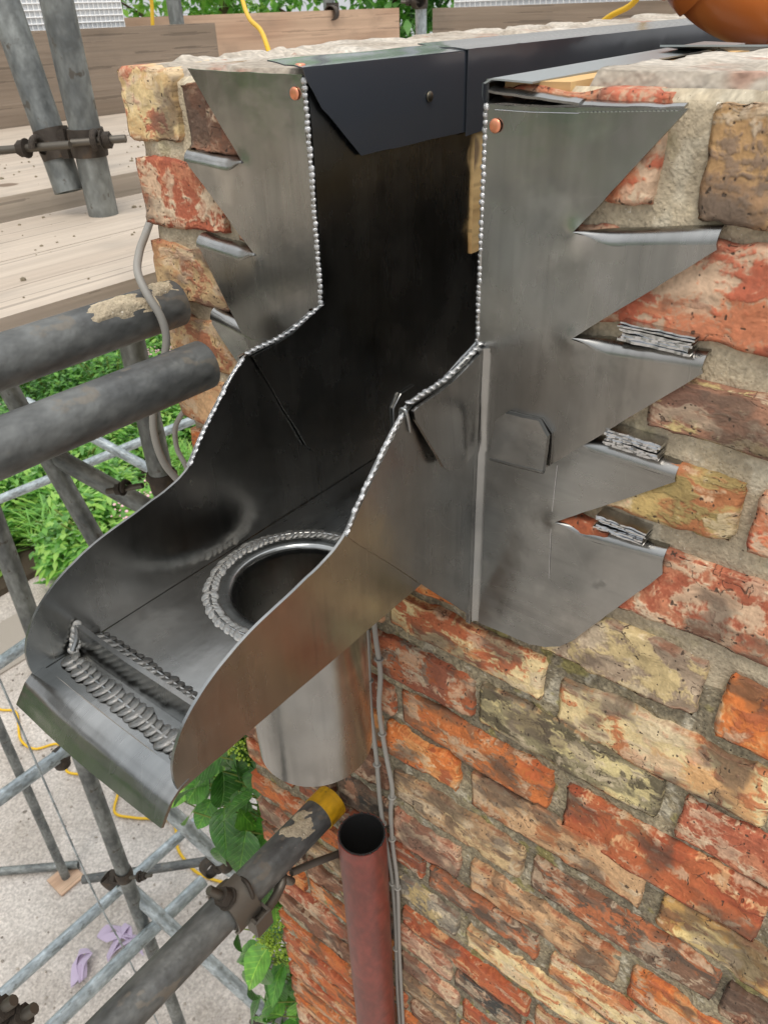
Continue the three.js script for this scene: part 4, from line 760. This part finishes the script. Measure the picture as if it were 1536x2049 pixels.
single('cable', sweep(curve([[-0.725, -0.352, -0.03], [-0.745, -0.376, -0.02], [-0.764, -0.402, -0.02], [-0.768, -0.432, -0.02], [-0.757, -0.452, -0.02], [-0.74, -0.50, -0.02]], 30), 0.0034, 8), cableGrey, 'short grey cable bowed out from the wall corner below the tubes', 'cable');
{ // lilac lifting slings on the ground
  const strap = (x, z, label, seed) => { const pts = []; for (let k = 0; k < 11; k++) pts.push([x + 0.11 * (fbm(k * 0.9 + seed, 1, 2) - 0.5) * 2 + 0.05 * Math.cos(k * 1.1), GY + 0.012 + 0.07 * fbm(k * 0.8 + seed, 9, 2), z + 0.11 * (fbm(k * 0.9 + seed, 5, 2) - 0.5) * 2 + 0.06 * Math.sin(k * 1.1)]);
    const c = new THREE.CatmullRomCurve3(pts.map((p) => V(...p))).getPoints(70); single('lifting_sling', slab(70, 3, (u, v) => { const p = c[Math.round(u * 70)], tw = u * 4 + seed; return [p.x + (v - 0.5) * 0.05 * Math.sin(tw), p.y + (v - 0.5) * 0.035 * Math.cos(tw * 0.7), p.z + (v - 0.5) * 0.045 * Math.cos(tw)]; }, 0.004), lilac, label, 'sling'); };
  strap(-2.57, -0.07, 'crumpled lilac webbing sling lying on open ground', 3); strap(-2.52, -0.28, 'crumpled lilac webbing sling beside the wire rope', 20);
  const peb = new THREE.InstancedMesh(new THREE.IcosahedronGeometry(1, 0), std({ color: 0x9c948a, roughness: 0.95 }), 1300), M4 = new THREE.Matrix4(), Q = new THREE.Quaternion();
  for (let k = 0; k < 1300; k++) { const r = rr(0.003, 0.010) * (rnd() < 0.06 ? 1.8 : 1); M4.compose(V(rr(-5.6, -0.9), GY + r * 0.3, rr(-2.6, 1.4)), Q.setFromAxisAngle(V(rr(-1, 1), rr(-1, 1), rr(-1, 1)).normalize(), rr(0, 6)), V(r * rr(0.8, 1.5), r * 0.6, r)); peb.setMatrixAt(k, M4); peb.setColorAt(k, new THREE.Color().setScalar(rr(0.5, 1.3))); }
  peb.name = 'gravel'; peb.userData.kind = 'stuff'; peb.userData.label = 'loose gravel and grit scattered over the yard'; scene.add(peb);
  const cr = new THREE.InstancedMesh(new THREE.IcosahedronGeometry(1, 0), mortarMat, 420);
  for (let k = 0; k < 420; k++) { const r = rr(0.0006, 0.0022) * (rnd() < 0.08 ? 2.2 : 1), x = rr(-1.9, -0.85), y = x > -1.06 ? -0.23 : x > -1.29 ? -0.2315 : -0.2; if (x > -1.07 && x < -1.055 || x > -1.33 && x < -1.28) { M4.makeScale(0, 0, 0); } else M4.compose(V(x, y + r * 0.4, rr(-1.2, 0.3)), Q, V(r * rr(0.8, 1.6), r, r)); cr.setMatrixAt(k, M4); }
  cr.name = 'mortar_crumbs'; cr.userData.kind = 'stuff'; cr.userData.label = 'mortar crumbs and dust scattered on the deck boards'; scene.add(cr);
  single('rope', sweep(curve([[-1.62, GY + 0.5, -0.12], [-1.58, GY + 0.56, -0.16], [-1.50, GY + 0.58, -0.22], [-1.42, GY + 0.55, -0.22], [-1.38, GY + 0.5, -0.2]], 24), 0.008, 8), std({ color: 0xa8b4b4, roughness: 0.9 }), 'pale rope tied near the foot of the diagonal brace', 'rope');
}
// paving strip beside the bed
for (let i = 0; i < 5; i++) single('paving_slab', box(-0.28, 0.28, 0, 0.05, -0.29, 0.29), pavingMat, 'grey paving slab in the strip along the flower bed', 'paving', 'paving slabs by the bed').position.set(-5.35 + 0.02 * i, GY - 0.035, 1.2 - i * 0.6);

// ---------------------------------------------------------------- plants
function leafGeometry(len, wid, fold, droop, segs = 5, cols = 2) {
  const P = [], I = [], U = [], ph = rr(0, 6);
  for (let i = 0; i <= segs; i++) {
    const t = i / segs, w = wid * Math.min(1, 1.95 * Math.pow(t + 0.015, 0.55) * Math.pow(Math.max(0, 1 - t), 0.85) + (i === segs ? 0.02 : 0)), y = -droop * t * t * len;
    for (let k = 0; k <= cols; k++) { const q = k / cols * 2 - 1; P.push(q * w, y + fold * Math.abs(q) * w - 0.35 * fold * q * q * w + (cols > 2 ? 0.06 * w * Math.sin(t * 13 + q * 2 + ph) * Math.abs(q) : 0), -t * len); U.push(q * w / wid * 0.5 + 0.5, t); }
  }
  const n = cols + 1; for (let i = 0; i < segs; i++) for (let k = 0; k < cols; k++) { const a = i * n + k; I.push(a, a + 1, a + n + 1, a, a + n + 1, a + n); }
  const g = new THREE.BufferGeometry(); g.setAttribute('position', new THREE.Float32BufferAttribute(P, 3)); g.setAttribute('uv', new THREE.Float32BufferAttribute(U, 2)); g.setIndex(I); g.computeVertexNormals(); return g;
}
const vein = (u, v) => { const a = Math.abs(u - 0.5), mid = sst(0.022, 0.006, a), side = sst(0.16, 0.04, Math.abs((((v * 7 - a * 6) % 1) + 1) % 1 - 0.5)) * sst(0.5, 0.1, a); return Math.max(mid, side * 0.55); };
const leafTex = (c) => tex(128, 256, (i, j) => { const u = i / 128, v = j / 256; let q = mix3(c, [c[0] * 1.5 + 20, c[1] * 1.25 + 16, c[2] * 1.3 + 8], vein(u, v) * 0.7); const k = 0.8 + 0.4 * fbm(u * 6 + c[0], v * 10, 4); return q.map((e) => e * k); });
const leafBump = tex(128, 256, (i, j) => 0.75 - 0.6 * vein(i / 128, j / 256) + 0.2 * fbm(i / 8, j / 8, 2), false);
{ // climbing hydrangea at the wall corner
  const c = thing('climbing_plant', 'leafy climbing hydrangea with lacy green flower heads at the wall corner', 'plant');
  const mats = [0x47802e, 0x3b7029, 0x559238, 0x74b446].map((h) => phys({ color: 0xffffff, map: leafTex(hex(h)), bumpMap: leafBump, bumpScale: 0.0016, roughness: 0.45, transmission: 0.3, thickness: 0, side: THREE.DoubleSide })), geos = [...Array(7)].map(() => leafGeometry(rr(0.066, 0.09), rr(0.030, 0.040), rr(0.15, 0.6), rr(0.1, 0.6), 9, 6));
  const spots = [[-0.998, -1.367], [-0.945, -1.283], [-0.943, -1.371], [-0.887, -1.228], [-0.854, -1.143], [-0.792, -1.042], [-0.756, -0.996], [-0.804, -1.206], [-0.827, -1.287], [-0.765, -1.113], [-0.778, -1.19], [-0.804, -1.315], [-0.90, -1.436], [-0.787, -1.323], [-0.86, -1.20], [-0.80, -1.10], [-0.83, -1.36], [-0.77, -1.27], [-0.79, -1.40], [-0.77, -1.05], [-0.89, -1.70], [-0.80, -1.52], [-0.84, -1.60], [-0.915, -1.93], [-0.892, -1.995], [-0.80, -1.83], [-0.856, -2.05], [-0.80, -2.01], [-0.92, -2.2], [-0.83, -1.92], [-0.78, -1.93], [-0.86, -1.85], [-0.77, -1.7], [-0.79, -1.77], [-0.88, -2.12], [-0.82, -2.12], [-0.77, -2.1], [-0.80, -2.22], [-0.75, -1.42], [-0.75, -1.55], [-0.74, -1.16], [-0.75, -1.9], [-0.76, -2.02]];
  const stems = [];
  for (let rep = 0; rep < 4; rep++) for (const [x, y] of spots) {
    const z = rep > 1 ? rr(-0.20, -0.08) : rr(-0.08, 0.0), m = part(c, 'leaf', geos[Math.floor(rnd() * 7)], mats[Math.floor(rnd() * 4)]);
    m.position.set(x + rr(-0.02, 0.02), y + rr(-0.02, 0.02) + 0.035, z); m.rotation.set(-0.8 + rr(-0.6, 0.55), rr(1.7, 4.1), rr(-0.6, 0.6), 'YXZ'); const k = rr(0.7, 1.15); m.scale.setScalar(k);
    const b = m.position, root = V(-0.725, b.y - rr(0.02, 0.1), -0.12); stems.push(sweep(curve([[b.x, b.y, b.z], [(b.x + root.x) / 2, (b.y + root.y) / 2 - 0.015, (b.z + root.z) / 2], [root.x, root.y, root.z]], 5), 0.0016, 5));
  }
  for (let k = 0; k < 3; k++) stems.push(sweep(curve([...Array(9)].map((_, i) => [-0.724 - 0.012 * k + rr(-0.006, 0.006), -2.5 + i * 0.19, -0.12 + 0.03 * k + rr(-0.01, 0.01)]), 30), 0.004, 6));
  part(c, 'stem', merge(stems), stemMat).userData.kind = 'stuff';
  const fl = leafMat(0xa6c840, 0.3), fg = [new THREE.IcosahedronGeometry(0.0022, 0), new THREE.IcosahedronGeometry(0.003, 0)];
  for (const [x, y, z, r] of [[-0.760, -1.00, -0.02, 0.04], [-0.782, -1.045, -0.03, 0.035], [-0.782, -1.56, -0.02, 0.055], [-0.790, -1.65, -0.02, 0.06], [-0.80, -1.74, -0.03, 0.045], [-0.765, -1.62, 0.0, 0.04]]) {
    const gs = []; for (let k = 0; k < 70; k++) { const a = rr(0, 6.28), q = Math.sqrt(rnd()) * r, h = rr(0, 0.025), g = fg[k % 2].clone().translate(x + q * Math.cos(a), y + h + 0.5 * q * Math.sin(a), z + 0.5 * q * Math.sin(a) + rr(-0.01, 0.01)); gs.push(g); if (k % 3 === 0) gs.push(plain(sweep([V(x, y - 0.03, z - 0.01), V(x + q * Math.cos(a), y + h + 0.5 * q * Math.sin(a), z + 0.5 * q * Math.sin(a))], 0.0008, 4))); }
    part(c, 'flower_head', merge(gs), fl).userData.kind = 'stuff';
  }
}
function shrubProto(n, r, h, leaf, wid, mats, flower) {
  const g = new THREE.Group(), sets = mats.map(() => []), st = [];
  for (let i = 0; i < n; i++) {
    const a = rr(0, 6.28), q = Math.sqrt(rnd()), t = rnd(), rad = r * q * (0.55 + 0.75 * fbm(Math.cos(a) * 2 + 5, Math.sin(a) * 2 + 5, 2)), y = h * (0.06 + (0.94) * Math.pow(rnd(), 0.7) * Math.sqrt(Math.max(0.05, 1 - q * q * 0.85))) * (0.7 + 0.5 * fbm(Math.cos(a) * 3 + 9, q * 3, 2));
    const l = leafGeometry(leaf * rr(0.7, 1.25), wid * rr(0.8, 1.2), 0.25, 0.3, 2); l.rotateX(rr(-0.3, 0.9)); l.rotateY(a + Math.PI / 2 * 0 + rr(-1, 1) - Math.PI / 2); l.translate(rad * Math.cos(a), y, rad * Math.sin(a)); sets[Math.floor(rnd() * sets.length)].push(l);
  }
  for (let k = 0; k < 9; k++) { const a = rr(0, 6.28), q = r * rr(0.1, 0.7); st.push(sweep([V(0.04 * Math.cos(a), 0, 0.04 * Math.sin(a)), V(q * 0.5 * Math.cos(a), h * 0.45, q * 0.5 * Math.sin(a)), V(q * Math.cos(a), h * 0.8, q * Math.sin(a))], 0.008, 5)); }
  part(g, 'stem', merge(st), stemMat);
  sets.forEach((s, i) => s.length && (part(g, 'foliage', merge(s), mats[i]).userData.kind = 'stuff'));
  if (flower) { const fs = []; for (let k = 0; k < flower[1]; k++) { const a = rr(0, 6.28), q = Math.sqrt(rnd()) * r * 0.9; fs.push(new THREE.IcosahedronGeometry(flower[2] * rr(0.6, 1.2), 1).scale(1, 0.7, 1).translate(q * Math.cos(a), h * (0.75 + 0.4 * rnd()) * Math.sqrt(1 - 0.6 * q * q / r / r), q * Math.sin(a))); } part(g, 'blossom', merge(fs), std({ color: flower[0], roughness: 0.8 })).userData.kind = 'stuff'; }
  return g;
}
const G1 = leafMat(0x7cb84a, 0.45), G2 = leafMat(0x629e40, 0.45), G3 = leafMat(0xa6d45e, 0.48), G4 = leafMat(0x437a34, 0.35);
const protos = [
  [shrubProto(1500, 0.55, 0.55, 0.10, 0.030, [G1, G2, G3]), 'low bright green leafy shrub in the flower bed', 'leafy bed shrubs'],
  [shrubProto(1300, 0.5, 0.75, 0.085, 0.028, [G1, G2, G4], [0xf2efe9, 30, 0.022]), 'green shrub with white blossoms in the flower bed', 'white flowering shrubs'],
  [shrubProto(1000, 0.42, 0.6, 0.12, 0.018, [G1, G3], [0xe6bcc2, 120, 0.014]), 'green border plant with pink flower spikes', 'pink flowering plants'],
  [shrubProto(1600, 0.6, 0.9, 0.075, 0.03, [G2, G4, G1]), 'taller dark green shrub at the back of the bed', 'dark green shrubs'],
  [shrubProto(700, 0.35, 0.4, 0.2, 0.010, [G3, G1]), 'tuft of narrow grassy green leaves at the bed edge', 'grassy tufts'],
];
const firstUse = new Set();
function plant(k, x, z, s, turn) { const [pr, label, group] = protos[k]; const g = firstUse.has(k) ? pr.clone() : pr; firstUse.add(k); g.name = numbered(['leafy_shrub', 'white_flower_shrub', 'pink_flower_plant', 'dark_shrub', 'grass_tuft'][k]); scene.add(g); tag(g, label, 'plant', group); g.position.set(x, GY + 0.05, z); g.rotation.y = turn; g.scale.setScalar(s); return g; }
for (let i = 0; i < 11; i++) for (let j = 0; j < 8; j++) {
  const x = -5.95 - i * 0.62 - 0.25 * j * 0.2 + rr(-0.2, 0.2), z = 0.6 - j * 0.85 - i * 0.18 + rr(-0.25, 0.25);
  if (x > -6.1 && z > -1.5) continue;
  if (z > -0.9 + 0.05 * i && x > -7) continue;
  const k = i > 6 ? [3, 3, 1, 0][Math.floor(rnd() * 4)] : i < 2 ? [0, 4, 2, 0][Math.floor(rnd() * 4)] : [0, 0, 2, 3, 1][Math.floor(rnd() * 5)];
  plant(k, x, z, rr(0.8, 1.25) * (i > 6 ? 1.3 : 1), rr(0, 6.28));
}
for (const [k, x, z, s] of [[0, -4.9, -3.4, 1.1], [2, -5.3, -2.7, 1], [0, -5.6, -2.3, 1.1], [0, -5.2, -3.9, 1.2], [3, -4.6, -4.6, 1.2], [0, -4.5, -5.4, 1.2], [2, -5.4, -4.8, 1.1]]) plant(k, x, z, s, rr(0, 6.28));
// trees beyond the scaffold, seen over the toe boards
function tree(name, label, x, z, h, r, mats, seed) {
  const t = thing(name, label, 'tree', 'trees beyond the scaffold'); t.position.set(x, GY, z);
  part(t, 'trunk', merge([sweep(curve([[0, 0, 0], [0.1, h * 0.3, 0], [-0.05, h * 0.6, 0.1], [0.1, h * 0.9, 0]], 12), (u) => 0.16 - 0.11 * u, 10), ...[0, 1, 2, 3, 4].map((k) => sweep(curve([[0, h * (0.3 + 0.1 * k), 0], [r * 0.4 * Math.cos(k * 1.3), h * (0.42 + 0.1 * k), r * 0.4 * Math.sin(k * 1.3)], [r * 0.8 * Math.cos(k * 1.3), h * (0.5 + 0.1 * k), r * 0.8 * Math.sin(k * 1.3)]], 8), (u) => 0.06 - 0.045 * u, 7))]), barkMat);
  const sets = mats.map(() => []);
  for (let c = 0; c < 90; c++) {
    const a = rr(0, 6.28), el = rr(-0.9, 1.2), q = Math.pow(rnd(), 0.4) * r, cx = q * Math.cos(a) * Math.cos(el), cz = q * Math.sin(a) * Math.cos(el), cy = h * 0.66 + q * Math.sin(el) * (h * 0.42 / r), cr = rr(0.35, 0.7);
    for (let k = 0; k < 60; k++) { const l = leafGeometry(rr(0.13, 0.22), 0.07, 0.2, 0.3, 2); l.rotateX(rr(-1, 1)); l.rotateY(rr(0, 6.28)); const b = rr(0, 6.28), e = rr(-1.5, 1.5), w = cr * Math.cbrt(rnd()); l.translate(cx + w * Math.cos(b) * Math.cos(e), cy + w * Math.sin(e) * 0.8, cz + w * Math.sin(b) * Math.cos(e)); sets[k % mats.length].push(l); }
  }
  sets.forEach((s, i) => { part(t, 'crown', merge(s), mats[i]); });
}
tree('garden_tree', 'yellow green leafy tree beyond the pale toe board', -9.6, -8.2, 6.2, 2.0, [G3, G1], 1);
tree('garden_tree', 'mid green leafy tree beyond the pale toe board', -7.4, -9.2, 6.0, 2.1, [G1, G2], 2);
tree('garden_tree', 'dark green tree beyond the corner of the scaffold', -5.2, -9.6, 6.4, 2.2, [G2, G4], 3);
for (const [x, z, h, r, m] of [[-9.8, 2.2, 5.6, 2.2, [G1, G2]], [-8.6, 5.0, 5.8, 2.2, [G1, G4]], [-7.2, 7.8, 5.6, 2.2, [G2, G3]], [-5.6, 10.4, 5.6, 2.2, [G1, G2]]]) tree('garden_tree', 'broad green tree standing along the outer side of the yard', x, z, h, r, m, 5);
tree('garden_tree', 'tall green tree behind the white netting', -13.2, -6.5, 6.4, 2.4, [G1, G2], 4);

shade(scene);
console.log('bricks', brickCount, 'cells', cellList.length);
renderer.render(scene, camera);
